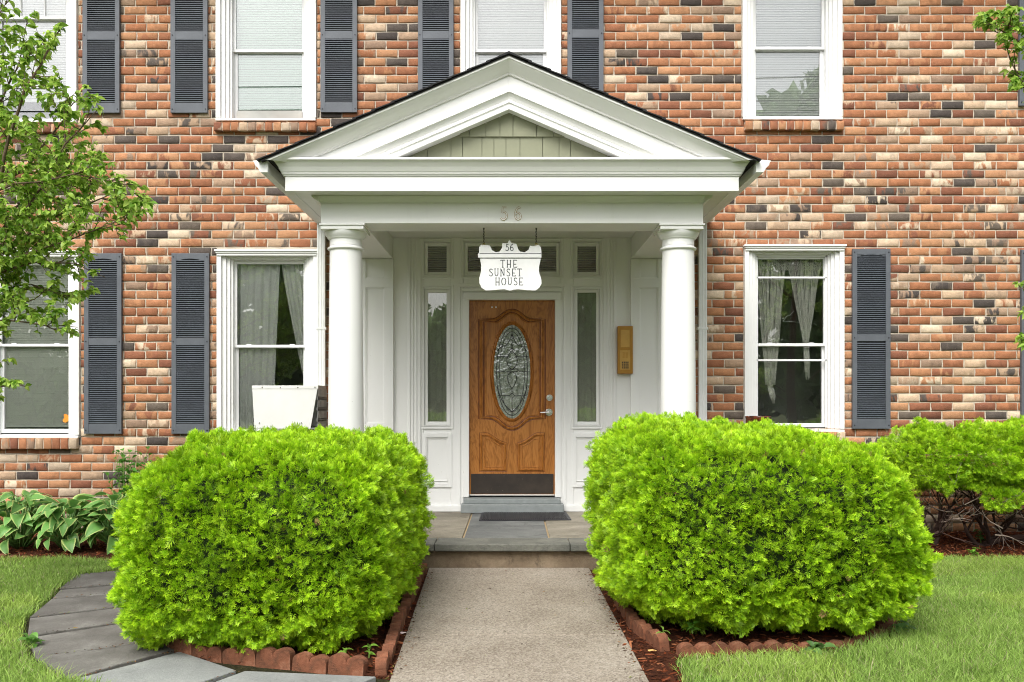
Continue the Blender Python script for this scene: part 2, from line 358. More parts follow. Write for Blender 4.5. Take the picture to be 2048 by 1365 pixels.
# window openings: x0, x1, z0, z1 (outer edges of the casing)
def op(x0, x1, y0, y1): return [px(x0), px(x1), pz(y1), pz(y0)]
OPN = {
 'W0': op(-42, 160, 505, 876), 'W1': op(434, 636, 503, 876), 'W2': op(1488, 1688, 493, 864),
 'U0': op(-47, 155, -160, 246), 'U1': op(432, 633, -160, 243), 'U2': op(921, 1122, -160, 243), 'U3': op(1484, 1684, -160, 241),
}
ENT = [-1.53, 1.53, 0, 3.3]
openings = list(OPN.values()) + [ENT]
def cut(x0, x1, zc):
    seg = [(x0, x1)]
    for a, b, c, d in openings:
        if c < zc < d:
            ns = []
            for p, q in seg:
                if b <= p or a >= q: ns.append((p, q)); continue
                if p < a: ns.append((p, a))
                if q > b: ns.append((b, q))
            seg = ns
    return seg
PAL = {'or': [(168, 110, 76), (160, 101, 68), (174, 118, 82), (154, 97, 68), (180, 128, 92)], 'red': [(134, 82, 62), (126, 78, 60), (146, 90, 66)],
       'cr': [(198, 170, 146), (190, 160, 134), (180, 158, 138), (206, 184, 162)], 'dk': [(88, 78, 74), (76, 68, 66), (102, 90, 82)], 'tn': [(164, 134, 112), (148, 120, 102), (172, 142, 118)]}
def pick(mott):
    r = random.random()
    k = 'or' if r < .56 else 'red' if r < .67 else 'cr' if r < .775 else 'dk' if r < .88 else 'tn'
    c = srgbn(random.choice(PAL[k])); c2 = c * random.uniform(.82, 1.1)
    if random.random() < mott: c2 = srgbn(random.choice(PAL[random.choice({'or': ['cr', 'red', 'tn', 'or', 'or'], 'red': ['or', 'dk', 'cr'], 'cr': ['or', 'tn', 'cr'], 'dk': ['tn', 'dk', 'cr'], 'tn': ['cr', 'dk', 'or']}[k])]))
    f = lambda q: (q * .88 + .12 * (q @ np.array([.3, .6, .1])) * np.array([1.25, 1.0, .8])) * np.array([.985, 1.02, .99])
    return f(c) * random.uniform(1.0, 1.2), f(c2) * 1.1
BV, BF, BC, BC2, BR = [], [], [], [], []
U = np.array([0, .035, .5, .965, 1.]); Vv = np.array([0, .10, .5, .90, 1.])
def add_brick(x0, x1, z0, z1, y0=0., depth=BD, mott=.3, vert=False):
    w, h = x1 - x0, z1 - z0
    e = .006 / max(w, .02); u = np.array([0, min(e, .3), .5, 1 - min(e, .3), 1]); vz = np.array([0, .09, .5, .91, 1.])
    uu, vv = np.meshgrid(u, vz); X = x0 + uu * w; Z = z0 + vv * h
    bd = (uu == 0) | (uu == 1) | (vv == 0) | (vv == 1)
    Y = np.where(bd, .006, 0.) + y0 + rng.normal(0, .0009, X.shape) + rng.normal(0, .0014)
    X = X + rng.normal(0, .0016, X.shape) * bd; Z = Z + rng.normal(0, .0018, X.shape) * bd
    if rng.random() < .14:                          # chipped corner
        ci, cj = rng.choice([0, 4]), rng.choice([0, 4]); Z[ci, cj] += (.007 if ci == 0 else -.007); Y[ci, cj] += .008
    P = np.stack([X, Y, Z], -1).reshape(-1, 3); ring = [0, 1, 2, 3, 4, 9, 14, 19, 24, 23, 22, 21, 20, 15, 10, 5]
    back = P[ring].copy(); back[:, 1] = y0 + depth
    o = len(BV) * 41; BV.append(np.vstack([P, back]))
    fs = [(o + i * 5 + j, o + i * 5 + j + 1, o + i * 5 + j + 6, o + i * 5 + j + 5) for i in range(4) for j in range(4)]
    fs += [(o + ring[(k + 1) % 16], o + ring[k], o + 25 + k, o + 25 + (k + 1) % 16) for k in range(16)]
    BF.extend(fs); c, c2 = pick(mott); BC.append(np.tile(c, (41, 1))); BC2.append(np.tile(c2, (41, 1))); BR.append(np.full(41, rng.random()))
def flush_bricks(name, parent):
    global BV, BF, BC, BC2, BR
    ob = npmesh(name, np.vstack(BV), BF, M['brick'], parent, np.vstack(BC), True, extra={'Col2': np.vstack(BC2), 'rnd': np.concatenate(BR)})
    BV, BF, BC, BC2, BR = [], [], [], [], []; return ob
J = .0125
row = 0; z = -.10
PH = pz(262) - 20 * BH * 10
while z < WZ1:
    off = (BW / 2 if row % 2 else 0) + random.uniform(-.012, .012); x = WX0 - off
    zc = z + BH / 2; mott = .62 if 2.5 < zc < 3.75 else .30
    while x < WX1:
        for a, b in cut(x, x + BW, zc):
            if b - a > .03: add_brick(a + (J / 2 if a > WX0 else 0), b - J / 2, z + J / 2 + .0, z + BH - J / 2, mott=mott)
        x += BW
    z += BH; row += 1
wall = flush_bricks('wall', house)
# mortar sheet with the openings left out
mo = MB(); xs = sorted({WX0, WX1} | {v for o_ in openings for v in o_[:2]}); zs = sorted({-.15, WZ1} | {min(max(v, -.15), WZ1) for o_ in openings for v in o_[2:]})
for i in range(len(xs) - 1):
    for j in range(len(zs) - 1):
        xc, zc = (xs[i] + xs[i + 1]) / 2, (zs[j] + zs[j + 1]) / 2
        if not any(a < xc < b and c < zc < d for a, b, c, d in openings): mo.box(xs[i], xs[i + 1], .0105, .20, zs[j], zs[j + 1])
mo.build('mortar', M['mortar'], wall)
rm = MB(); rm.box(WX0, WX1, 1.6, 1.65, -.1, WZ1); rm.box(WX0, WX1, .3, 1.6, 2.85, 2.95); rm.box(WX0, WX1, .3, 1.6, -.1, .15); rm.box(WX0 - .05, WX0, 0, 1.65, -.1, WZ1); rm.box(WX1, WX1 + .05, 0, 1.65, -.1, WZ1)
rm.build('interior_wall', M['room'], house)
rf = MB(); rf.box(WX0 - .3, WX1 + .3, -.35, 2, WZ1, WZ1 + .12); rf.build('eave', M['white'], house)
# ---- windows
SY = .10                                             # sash plane
def blind(x0, x1, z0, z1, y, mat, parent, pitch=.0245, tilt=66):
    b = MB(); z = z1 - .03; b.box(x0, x1, y - .012, y + .012, z1 - .025, z1); t = R(tilt); w = pitch * .58
    while z > z0 + .02:
        dy, dz = math.cos(t) * w, math.sin(t) * w; j = 0
        b.add([(x0, y - dy, z - dz + j), (x1, y - dy, z - dz - j), (x1, y + dy, z + dz - j), (x0, y + dy, z + dz + j), (x0, y, z + .0022), (x1, y, z + .0022)], [(0, 1, 5, 4), (4, 5, 2, 3)]); z -= pitch
    b.box(x0, x1, y - .01, y + .01, z0, z0 + .016); return b.build('blind', mat, parent)
def curtain(pts_top, pts_bot, z0, z1, y, mat, parent, folds=7, amp=.022, seed=0, zs=14, shape=None):
    nx = folds * 10; V = []; Fc = []
    for j in range(zs + 1):
        t = j / zs; z = z1 + (z0 - z1) * t
        if shape: a, b = shape(t)
        else: a = pts_top[0] + (pts_bot[0] - pts_top[0]) * t; b = pts_top[1] + (pts_bot[1] - pts_top[1]) * t
        for i in range(nx + 1):
            u = i / nx; ph = folds * 2 * math.pi * u + .6 * math.sin(5 * u + seed) + .25 * math.sin(3 * t + i * .1)
            V.append((a + (b - a) * u, y + amp * (math.sin(ph) + .4 * math.sin(2.3 * ph + seed)) * (.6 + .4 * t), z))
    for j in range(zs):
        for i in range(nx): k = j * (nx + 1) + i; Fc.append((k, k + 1, k + nx + 2, k + nx + 1))
    return npmesh('curtain', V, Fc, mat, parent, smooth=True)
def casing_profile(b, x0, x1, z0, z1, head=True, foot=False):
    # stepped boards stepping back towards the sash; crown moulding over the head
    steps = [(0, .045, -.022), (.045, .085, .008), (.085, .118, .03), (.118, .14, .055)]
    for a, c, y in steps:
        b.box(x0 + a, x0 + c, y, .14, z0, z1 - a * .55); b.box(x1 - c, x1 - a, y, .14, z0, z1 - a * .55)
        b.box(x0 + c, x1 - c, y, .14, z1 - c * .55, z1 - a * .55)
    if head:
        b.box(x0 - .012, x1 + .012, -.055, .0, z1 - .006, z1 + .012)
        b.box(x0 - .004, x1 + .004, -.043, -.01, z1 - .024, z1 - .006)
        b.box(x0 + .004, x1 - .004, -.034, -.01, z1 - .046, z1 - .024)
WIN = {}
def window(key, label, meet, sillh=.03, blinds=None, head=True, screen=None):
    x0, x1, z0, z1 = OPN[key]; w = thing('window', ((x0 + x1) / 2, 0, z0), None, None); del_cat(w); w.parent = house
    if label: w['label'] = label
    b = MB(); casing_profile(b, x0 + .002, x1 - .002, z0 + sillh, z1 - .002, head); b.build('casing', M['white'], w, .0025)
    sx0, sx1, sz0, sz1 = x0 + .142, x1 - .142, z0 + sillh + .012, z1 - .082
    # sill board
    b = MB(); b.sweepx([(-.03, z0), (-.03, z0 + sillh * .7), (.15, z0 + sillh), (.15, z0)], x0 + .004, x1 - .004); b.build('sill', M['white'], w, .002)
    mz = pz(meet, SY)
    b = MB(); b.frame(sx0, sx1, mz - .012, sz1, .026, SY, SY + .03, .03, .026); b.build('upper_sash', M['vinyl'], w, .002)
    b = MB(); b.frame(sx0, sx1, sz0, mz + .014, .034, SY + .032, SY + .062, .03, .04)
    b.box(sx0 + .12, sx0 + .17, SY + .012, SY + .032, mz + .014, mz + .022); b.box(sx1 - .17, sx1 - .12, SY + .012, SY + .032, mz + .014, mz + .022); b.build('lower_sash', M['vinyl'], w, .002)
    b = MB(); b.box(sx0 + .02, sx1 - .02, SY + .013, SY + .017, mz + .005, sz1 - .02); p1 = b.build('pane', M['glass'], w)
    b = MB(); b.box(sx0 + .03, sx1 - .03, SY + .045, SY + .049, sz0 + .03, mz - .01); p2 = b.build('pane', M['glass'], w)
    WIN[key] = (w, sx0, sx1, sz0, sz1, mz); return w
def del_cat(o):
    for k in ('category', 'label'):
        if k in o: del o[k]
window('W0', 'window with grey blind and an orange leaf sticker in its lower sash', 691)
window('W1', 'window with pale linen curtains pulled apart, behind the air conditioner cover', 693)
window('W2', 'window with knotted macrame curtains', 690)
window('U0', 'upper window with muntin bars partly behind the tree', 36, head=False)
window('U1', 'upper window with a mint green blind', 102, head=False)
window('U2', 'upper window whose foot is hidden by the gable peak', 102, head=False)
window('U3', 'upper window with white blinds alone on the right of the portico', 97, head=False)
BY = .172
w, a, b_, c, d, mz = WIN['W0']; blind(a + .01, b_ - .01, c + .03, d - .01, BY, M['dimblind'], w)
lf = MB(); lx, lz = px(133, .13), pz(837, .13)
lf.prism([(lx + .045 * math.cos(t) * (1 + .35 * math.cos(3 * t + .5)), lz + .038 * math.sin(t) * (1 + .3 * math.cos(3 * t))) for t in [k * math.pi / 10 for k in range(20)]], SY + .040, SY + .0435)
lf.build('leaf_sticker', plain('orange_sticker', srgb(206, 130, 40), .6), w)
w, a, b_, c, d, mz = WIN['U1']; blind(a + .01, b_ - .01, c + .09, d - .01, BY, M['blindgreen'], w)
MB().box(a + .03, b_ - .03, SY + .01, SY + .03, c + .02, c + .10).build('screen_rail', M['room'], w)
w, a, b_, c, d, mz = WIN['U3']; blind(a + .01, b_ - .01, c + .03, d - .01, BY, M['blind'], w)
w, a, b_, c, d, mz = WIN['U2']; blind(a + .01, b_ - .01, c + .03, d - .01, BY, M['blind'], w)
w, a, b_, c, d, mz = WIN['U0']; blind(a + .01, b_ - .01, c + .22, d - .01, BY, M['blind'], w)
mt = MB()
for q in (1 / 3, 2 / 3): mt.box(a + (b_ - a) * q - .008, a + (b_ - a) * q + .008, SY + .004, SY + .022, mz, d - .02)
mt.build('muntin', M['vinyl'], w)
w, a, b_, c, d, mz = WIN['W1']
curtain((a, px(560, BY)), (a, px(545, BY)), c, d - .01, BY + .005, M['curtain'], w, 5, .02, 1)
curtain((px(563, BY), b_ + .05), (px(612, BY), b_ + .2), c, d - .01, BY + .005, M['curtain'], w, 5, .018, 3, shape=lambda t: (px(563, BY) + (px(618, BY) - px(563, BY)) * t ** 1.15 * 1.25, b_ + .05 + .1 * t))
MB().tube([(a, BY + .02, d - .012), (b_, BY + .02, d - .012)], .007).build('curtain_rod', M['alum'], w)
# macrame
w, a, b_, c, d, mz = WIN['W2']
def macrame(xc0, xc1, xk, zk, tail, wloop, seed):
    rg = random.Random(seed); m = MB(); m.smooth = True; n = 22; zt = d - .012
    for i in range(n):
        u = i / (n - 1); xt = xc0 + (xc1 - xc0) * u; xb = xk + (u - .5) * wloop; pts = []
        for k in range(11):
            t = k / 10; s = t ** .85; pts.append((xt + (xb - xt) * s + .003 * math.sin(9 * t + i), BY + .004 * math.sin(i * 2.1 + t * 6) + .02 * (u - .5) ** 2, zt + (zk - zt) * t))
        m.tube(pts, .0042 if i % 4 else .007, 4)
    for zz in [zt - .02 - .013 * k for k in range(9)]:            # knotted header
        m.tube([(xc0 + (xc1 - xc0) * q / 30, BY - .006, zz + .010 * ((q + int(zz * 1000)) % 2)) for q in range(31)], .0035, 4)
    for i in range(26):                                          # knot
        t = i / 25; m.tube([(xk + (.030 - .012 * t) * math.cos(th + i), BY + .016 + .018 * math.sin(th + i), zk + .03 - .09 * t + .012 * math.cos(th * 1.3)) for th in [q * .8 for q in range(9)]], .0038, 4)
    for i in range(12):
        x = xk + (i / 11 - .5) * .05; L = tail * rg.uniform(.75, 1)
        if seed == 1: m.tube([(x, BY, zk - .03), (x + .012, BY - .01, zk - .03 - L * .5), (xk + .012 + (i % 4) * .009, BY - .012, zk - .03 - L), (x * .5 + xk * .5 + .035, BY, zk - .03 - L * .5), (x * .5 + xk * .5 + .02, BY, zk - .04)], .0038, 4)
        else: m.tube([(x, BY, zk - .03), (x + .01, BY, zk - .03 - L * .5), (x + rg.uniform(-.005, .03), BY - .004, zk - .03 - L)], .0055, 4)
    return m.build('curtain', M['macrame'], w)
macrame(a + .02, px(1573, BY), px(1541, BY), pz(770, BY), .17, .10, 1)
macrame(px(1572, BY), b_ - .01, px(1612, BY), pz(688, BY), .34, .05, 2)
MB().tube([(a, BY + .01, d - .005), (b_, BY + .01, d - .005)], .009).build('curtain_rod', M['alum'], w)
st = MB()
for yy in (556, 721): st.box(a + .002, b_ - .002, SY - .022, SY - .002, pz(yy, SY) - .009, pz(yy, SY) + .009)
st.box(a, a + .018, SY - .022, SY - .002, c, d); st.box(b_ - .018, b_, SY - .022, SY - .002, c, d); st.box(a, b_, SY - .022, SY - .002, d - .012, d + .008)
st.build('storm_frame', M['vinyl'], w, .0015)
hg = MB(); hg.tube([(px(1566, .3), .3, pz(643, .3)), (px(1600, .3), .3, pz(645, .3))], .003, 5); hg.tube([(px(1566, .3), .3, pz(643, .3)), (px(1574, .3), .3, pz(632, .3)), (px(1580, .3), .3, pz(631, .3)), (px(1588, .3), .3, pz(622, .3))], .003, 5); hg.build('coat_hanger', M['vinyl'], w)
# header-brick sills
def brick_sill(key, x0, x1, y0, y1, n):
    w = WIN[key][0]; X0, X1, Z1, Z0 = px(x0, -.05), px(x1, -.05), pz(y0, -.05), pz(y1, -.05); st = (X1 - X0) / n
    for i in range(n): add_brick(X0 + i * st + .004, X0 + (i + 1) * st - .004, Z0, Z1, -.055, .2, .45)
    s = flush_bricks('brick_sill', w); m = MB(); m.box(X0 + .004, X1 - .004, -.045, .1, Z0 + .004, Z1 - .004); m.build('sill_mortar', M['mortar'], w); return s
brick_sill('W0', -48, 154, 877, 899, 12); brick_sill('U1', 427, 631, 245, 262, 12); brick_sill('U3', 1490, 1689, 242, 260, 12)
brick_sill('U0', -50, 152, 248, 265, 12); brick_sill('W2', 1484, 1692, 865, 887, 12); brick_sill('W1', 430, 640, 877, 899, 12)
# ---- shutters
def shutter(x0, x1, yt, yb, rail, arch=True, label=None):
    X0, X1, Z1, Z0 = px(x0, -.03), px(x1, -.03), pz(yt, -.03), pz(yb, -.03); y0, y1 = -.034, -.004
    sh = MB(); sw = .046; zr0, zr1 = pz(rail[1], -.03), pz(rail[0], -.03); ztop = Z1 - .055; zbot = Z0 + .10
    sh.box(X0, X0 + sw, y0, y1, Z0, Z1); sh.box(X1 - sw, X1, y0, y1, Z0, Z1)
    sh.box(X0 + sw, X1 - sw, y0 + .002, y1, Z0, zbot); sh.box(X0 + sw, X1 - sw, y0 + .002, y1, zr0, zr1)
    n = 10; w = X1 - X0 - 2 * sw; pts = [(X0 + sw + w * i / n, ztop - (.0 if not arch else .018 * (1 - math.sin(math.pi * min(1, max(0, (i / n - .12) / .76))) ** .6))) for i in range(n + 1)]
    sh.prism([(X0 + sw, Z1)] + pts + [(X1 - sw, Z1)], y0 + .002, y1); sh.box(X0 + .01, X1 - .01, -.006, -.001, Z0 + .02, Z1 - .02)
    o = sh.build('shutter', M['shutter'], house, .002, org=((X0 + X1) / 2, 0, Z0)); fix_normals(o)
    if label: o['label'] = label
    lv = MB()
    lv.mi = 1; lv.box(X0 + sw - .002, X1 - sw + .002, -.009, -.0075, zbot, ztop); lv.mi = 0  # dark sheet behind the slats paints the shade in the gaps
    for za, zb in ((zbot, zr0), (zr1, ztop)):
        z = za + .008
        while z < zb - .006: lv.add([(X0 + sw, -.012, z + .012), (X1 - sw, -.012, z + .012), (X1 - sw, -.032, z + .007), (X0 + sw, -.032, z + .007), (X0 + sw, -.032, z), (X1 - sw, -.032, z), (X1 - sw, -.012, z + .005), (X0 + sw, -.012, z + .005)], [(0, 3, 2, 1), (3, 4, 5, 2), (4, 7, 6, 5)]); z += .0205
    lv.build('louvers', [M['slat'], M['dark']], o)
    for zz in (Z0 + .035, (zr0 + zr1) / 2, Z1 - .035):
        for xx in (X0 + .019, X1 - .019):
            sc = MB(); sc.prism([(xx + .0065 * math.cos(t), zz + .0065 * math.sin(t)) for t in [k * math.pi / 4 for k in range(8)]], -.038, -.033); fix_normals(sc.build('screw', M['dark'], o))
    return o
for x0, x1, t in ((168, 243, 'left'), (343, 418, 'right')): shutter(x0, x1, 507, 868, (676, 691))
shutter(1705, 1781, 498, 858, (669, 683)); shutter(2043, 2118, 500, 860, (671, 685))
for x0, x1, bt in ((165, 239, 226), (341, 415, 226), (641, 714, 225), (836, 907, 225), (1135, 1207, 222), (2039, 2113, 212)): shutter(x0, x1, bt - 360, bt, (bt - 163, bt - 147))
# ---- entrance surround (white joinery round the door)
EY = .0
en = thing('entrance_surround', (0, 0, PORCH_Z), None, None); del_cat(en); en.parent = house
ex = lambda p: px(p, EY); ez = lambda p: pz(p, EY)
def mirror(xa, xb): return [(xa, xb), (2048 - xb, 2048 - xa)]
ZT = 3.1; ZB = PORCH_Z
b = MB()
EDG = [788, 843, 847, 901, 905, 927, 938]
# solid boards in front of the wall, with holes for the lights and the door
def panel(b, x0, x1, y0p, y1p, y, th=.08): b.box(ex(x0), ex(x1), y, y + th, ez(y1p), ez(y0p))
zt_ = 803 - (ZT - CZ) * 200; zb_ = 803 - (ZB - CZ) * 200     # pixel rows of the head and foot
for xa, xb in mirror(785, 847): panel(b, xa, xb, zt_, zb_, 0)
for xa, xb in mirror(901, 927): panel(b, xa, xb, zt_, zb_, 0)
for xa, xb in mirror(847, 901):
    panel(b, xa, xb, zt_, 484, 0); panel(b, xa, xb, 552, 577, 0); panel(b, xa, xb, 852, zb_, 0.006)
panel(b, 927, 1121, zt_, 484, 0); panel(b, 927, 1121, 551, 586, 0)
b.build('boards', M['white'], en, .003)
mo = MB()
def bead(b, x0, x1, y0p, y1p, w=.012, y=-.012, d=.014):     # rectangular bead frame
    b.frame(ex(x0), ex(x1), ez(y1p), ez(y0p), w, y, y + d)
for xa, xb in mirror(841, 907): bead(mo, xa, xb, 478, 558); bead(mo, xa, xb, 571, 858)
bead(mo, 921, 1127, 478, 557); 
for xa, xb in mirror(847, 901): bead(mo, xa, xb, 484, 552, .007, -.008, .02); bead(mo, xa, xb, 577, 852, .007, -.008, .02)
bead(mo, 927, 1121, 484, 551, .007, -.008, .02)
for xa, xb in mirror(844, 904): bead(mo, xa, xb, 867, 975, .04, -.010, .017)
for xa, xb in mirror(853, 896): bead(mo, xa, xb, 876, 963, .008, -.006, .013)
# fluted casing strips
for xc in (818, 824, 831, 838):
    for xa, xb in mirror(xc, xc + 3): mo.box(ex(xa), ex(xb), -.02, .005, ZB + .06, ez(474))
for xa, xb in mirror(815, 843): mo.box(ex(xa), ex(xb), -.010, .004, ZB + .06, ez(474))
for xa, xb in mirror(916, 921): mo.box(ex(xa), ex(xb), -.012, .004, ZB + .06, ez(574))
mo.box(ex(916), ex(1132), -.012, .004, ez(574), ez(567)); mo.box(ex(925), ex(1123), -.016, .004, ez(583), ez(577))
# head cornice and baseboards
mo.sweepx([(.002, ez(476)), (-.02, ez(476)), (-.03, ez(472)), (-.05, ez(466)), (-.06, ez(462)), (-.06, ez(450)), (.002, ez(450))], ex(788), ex(1260))
for xa, xb in mirror(788, 924): mo.box(ex(xa), ex(xb), -.026, .004, ZB, ZB + .055)
for xa, xb in mirror(788, 924): mo.box(ex(xa), ex(xb), -.020, .004, ZB + .055, ZB + .06)
o = mo.build('mouldings', M['white'], en, .002); fix_normals(o)
cj = MB()
for xa, xb in mirror(926, 938): cj.box(ex(xa), ex(xb), -.015, .10, ez(995), ez(590))
cj.box(ex(926), ex(1122), -.017, .10, ez(600), ez(586)); cj.build('door_jamb', M['white'], en, .003)
# lights
for (x0, x1, y0p, y1p, nm, bl) in ((847, 901, 484, 552, 'transom_window', 1), (1147, 1201, 484, 552, 'transom_window', 1), (927, 1121, 484, 551, 'transom_window', 1), (847, 901, 577, 852, 'sidelight', 0), (1147, 1201, 577, 852, 'sidelight', 0)):
    f = MB(); f.frame(ex(x0) + .007, ex(x1) - .007, ez(y1p) + .007, ez(y0p) - .007, .034, .018, .05); fo = f.build(nm, M['white'], house, .003, org=(ex((x0 + x1) / 2), 0, ez(y1p)))
    g = MB(); g.box(ex(x0) + .03, ex(x1) - .03, .034, .038, ez(y1p) + .03, ez(y0p) - .03); g.build('pane', M['glassdark'] if not bl else M['glassdark'], fo)
    if bl: blind(ex(x0) + .02, ex(x1) - .02, ez(y1p) + .01, ez(y0p) - .01, .075, M['dimblind'], fo, .018, 35)
    else:
        cb = curtain((ex(x0) + .02, ex(x1) - .02), (ex(x0) + .02, ex(x1) - .02), ez(y1p), ez(y0p), .058, M['sheer'], fo, 3, .006, 2)
# ---- pilaster panels either side
for sx in (-1, 1):
    b = MB(); xa, xb = sorted((sx * 1.53, sx * 1.182)); b.box(xa, xb, -.03, .15, .19, 2.72)
    o = b.build('pilaster', M['white'], house, .003, org=((xa + xb) / 2, 0, .19))
    p = MB(); pa, pb = sorted((sx * 1.456, sx * 1.268))
    for z0, z1 in ((pz(558), 2.71), (pz(848), pz(577)), (.35, .98)):
        p.box(xa, pa, -.044, -.028, z0, z1); p.box(pb, xb, -.044, -.028, z0, z1); p.frame(pa, pb, z0, z1, .010, -.039, -.028)
    for z0, z1 in ((.19, .35), (.98, pz(848)), (pz(577), pz(558))): p.box(xa, xb, -.044, -.028, z0, z1)
    p.build('panel_frame', M['white'], o, .002)
# ---- door
DX0, DX1, DZ0, DZ1, DY = ex(938) , ex(1110), ez(993), ez(600), .05
door = MB(); door.box(DX0, DX1, DY, DY + .045, DZ0, DZ1); door = door.build('front_door', M['oak'], house, .002, org=((DX0 + DX1) / 2, DY, DZ0))
def dpx(x, y): return (px(x, DY), pz(y, DY))
def ridge(b, pts, w=.012, h=.010, closed=False, y=DY):
    n = len(pts); L = []; 
    for i in range(n):
        p = Vector(pts[i]).to_2d(); a = Vector(pts[i - 1] if (closed or i) else pts[i]).to_2d(); c = Vector(pts[(i + 1) % n] if (closed or i < n - 1) else pts[i]).to_2d()
        d = (c - a); d = d.normalized() if d.length > 1e-9 else Vector((1, 0)); nr = Vector((-d.y, d.x)); cs = 1
        if (closed or 0 < i < n - 1):
            d1 = (p - a).normalized(); d2 = (c - p).normalized(); cs = max(.6, math.sqrt(max(.0, (1 + d1.dot(d2)) / 2)))
        L.append((p, nr / cs))
    prof = [(-1, 0), (-.75, .7), (-.25, 1), (.1, .55), (.45, .8), (.8, .5), (1, 0)]; k = len(prof); vs = []
    for p, nr in L:
        for u, q in prof: s_ = p + nr * (u * w); vs.append((s_.x, y - h * q + .001, s_.y))
    fs = []
    for i in range(n if closed else n - 1):
        j = (i + 1) % n
        for t in range(k - 1): fs.append((i * k + t, i * k + t + 1, j * k + t + 1, j * k + t))
    b.smooth = False; b.add(vs, fs); return b
def bez(p0, p1, p2, p3, n=10): return [tuple((1 - t) ** 3 * np.array(p0) + 3 * (1 - t) ** 2 * t * np.array(p1) + 3 * (1 - t) * t * t * np.array(p2) + t ** 3 * np.array(p3)) for t in [i / n for i in range(n + 1)]]
def outline(px_pts): return [dpx(*p) for p in px_pts]
top = [(963, 641), (988, 641)] + bez((988, 641), (1003, 638), (1008, 622), (1024, 622))[1:] + bez((1024, 622), (1040, 622), (1045, 638), (1060, 641))[1:] + [(1085, 641)]
top = [(a, b2) for a, b2 in top]
bot = [(1085, 836), (1066, 836)] + bez((1066, 836), (1048, 838), (1042, 858), (1024, 858))[1:] + bez((1024, 858), (1006, 858), (1000, 838), (982, 836))[1:] + [(963, 836)]
def inset_pts(pts, cx, cy, k, kz): return [(cx + (x - cx) * k, cy + (y - cy) * kz) for x, y in pts]
dm = MB(); ridge(dm, outline(top + bot), .0125, .018, True); ridge(dm, outline(inset_pts(top + bot, 1024, 740, .86, .95)), .006, .006, True)
lp = [(963, 871), (974, 871)] + bez((974, 871), (986, 872), (990, 885), (1010, 889))[1:] + [(1010, 940), (963, 940)]
rp = [(2048 - x, y) for x, y in lp]
for q in (lp, rp):
    ridge(dm, outline(q), .010, .015, True); cxq = sum(x for x, _ in q) / len(q); ridge(dm, outline(inset_pts(q, cxq, 912, .72, .8)), .005, .005, True)
ob = dm.build('panel_moulding', M['oak'], door); fix_normals(ob)
gr = MB()  # slightly raised dark strips, groove shade put into their colour
def shade_line(pts, w=.0058):
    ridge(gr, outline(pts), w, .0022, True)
shade_line(inset_pts(top + bot, 1024, 740, 1.09, 1.028)); shade_line(inset_pts(top + bot, 1024, 740, .92, .972))
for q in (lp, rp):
    cxq = sum(x for x, _ in q) / len(q); shade_line(inset_pts(q, cxq, 912, 1.18, 1.13), .003)
ob = gr.build('panel_groove_shade', M['oakdark'], door); fix_normals(ob)
CXo, CZo = px(1024, DY), pz(744, DY); RA, RB = 36 * (DY + CD) / F, 93 * (DY + CD) / F
ell = lambda ra, rb, n=48: [(CXo + ra * math.cos(t), CZo + rb * math.sin(t)) for t in [2 * math.pi * k / n for k in range(n)]]
ov = MB(); ridge(ov, ell(RA + .016, RB + .016), .014, .02, True); ridge(ov, ell(RA + .036, RB + .034), .006, .007, True); fix_normals(ov.build('oval_frame', M['oak'], door))
og = MB(); og.prism(ell(RA + .008, RB + .008), DY - .006, DY - .0035); ogo = og.build('oval_glass', M['bevelglass'], door); fix_normals(ogo)
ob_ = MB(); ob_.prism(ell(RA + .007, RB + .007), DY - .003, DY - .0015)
def privacy():  # opaque mottled backing, brightness and reflections of the glass put into its colour
    m = Nt('privacy_glass_sheen', .35, .5); v = m.n('TexVoronoi'); v.inputs['Scale'].default_value = 34; v.feature = 'F1'; m.l(m.coord((1, 1, .45)), v.inputs[0])
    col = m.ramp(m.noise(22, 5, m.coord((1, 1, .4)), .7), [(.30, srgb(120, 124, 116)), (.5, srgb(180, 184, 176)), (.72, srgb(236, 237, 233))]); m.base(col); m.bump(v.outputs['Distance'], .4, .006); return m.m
fix_normals(ob_.build('glass_sheen_layer', privacy(), door))
cm = MB()
def came(pts, r=.0034, closed=False): cm.tube([(x, DY - .008, z) for x, z in pts], r, 5, closed)
came(ell(RA * .86, RB * .94), closed=True); came(ell(RA * .70, RB * .86), .0026, True)
def dd(x, y): return (CXo + x * (DY + CD) / F, CZo + y * (DY + CD) / F)
came([dd(0, 93), dd(0, 42)]); came([dd(0, -93), dd(0, -34)]); came([dd(-33, 30), dd(-6, 30)]); came([dd(33, 30), dd(6, 30)]); came([dd(-35, 0), dd(-14, 0)]); came([dd(35, 0), dd(14, 0)])
came([dd(-28, -48), dd(-4, -48)]); came([dd(28, -48), dd(4, -48)])
for s_ in (-1, 1):
    came(bez(dd(0, 42), dd(s_ * 14, 30), dd(s_ * 14, 14), dd(0, 4), 8)); came(bez(dd(0, 4), dd(s_ * 16, 10), dd(s_ * 18, -2), dd(0, 0), 8)); came(bez(dd(0, 0), dd(s_ * 14, -4), dd(s_ * 10, -20), dd(0, -34), 8))
    came(bez(dd(s_ * 30, 40), dd(s_ * 20, 60), dd(s_ * 10, 40), dd(0, 76), 8)); came(bez(dd(s_ * 30, -30), dd(s_ * 22, -60), dd(s_ * 12, -70), dd(0, -80), 8))
for zz in (42, -48): came([dd(-5, zz), dd(0, zz + 6), dd(5, zz), dd(0, zz - 6)], closed=True)
cm.build('leading', M['lead'], door)
kp = MB(); kp.box(px(942, DY), px(1107, DY), DY - .004, DY, pz(988, DY), pz(948, DY)); kp.build('kick_plate', M['kick'], door, .001)
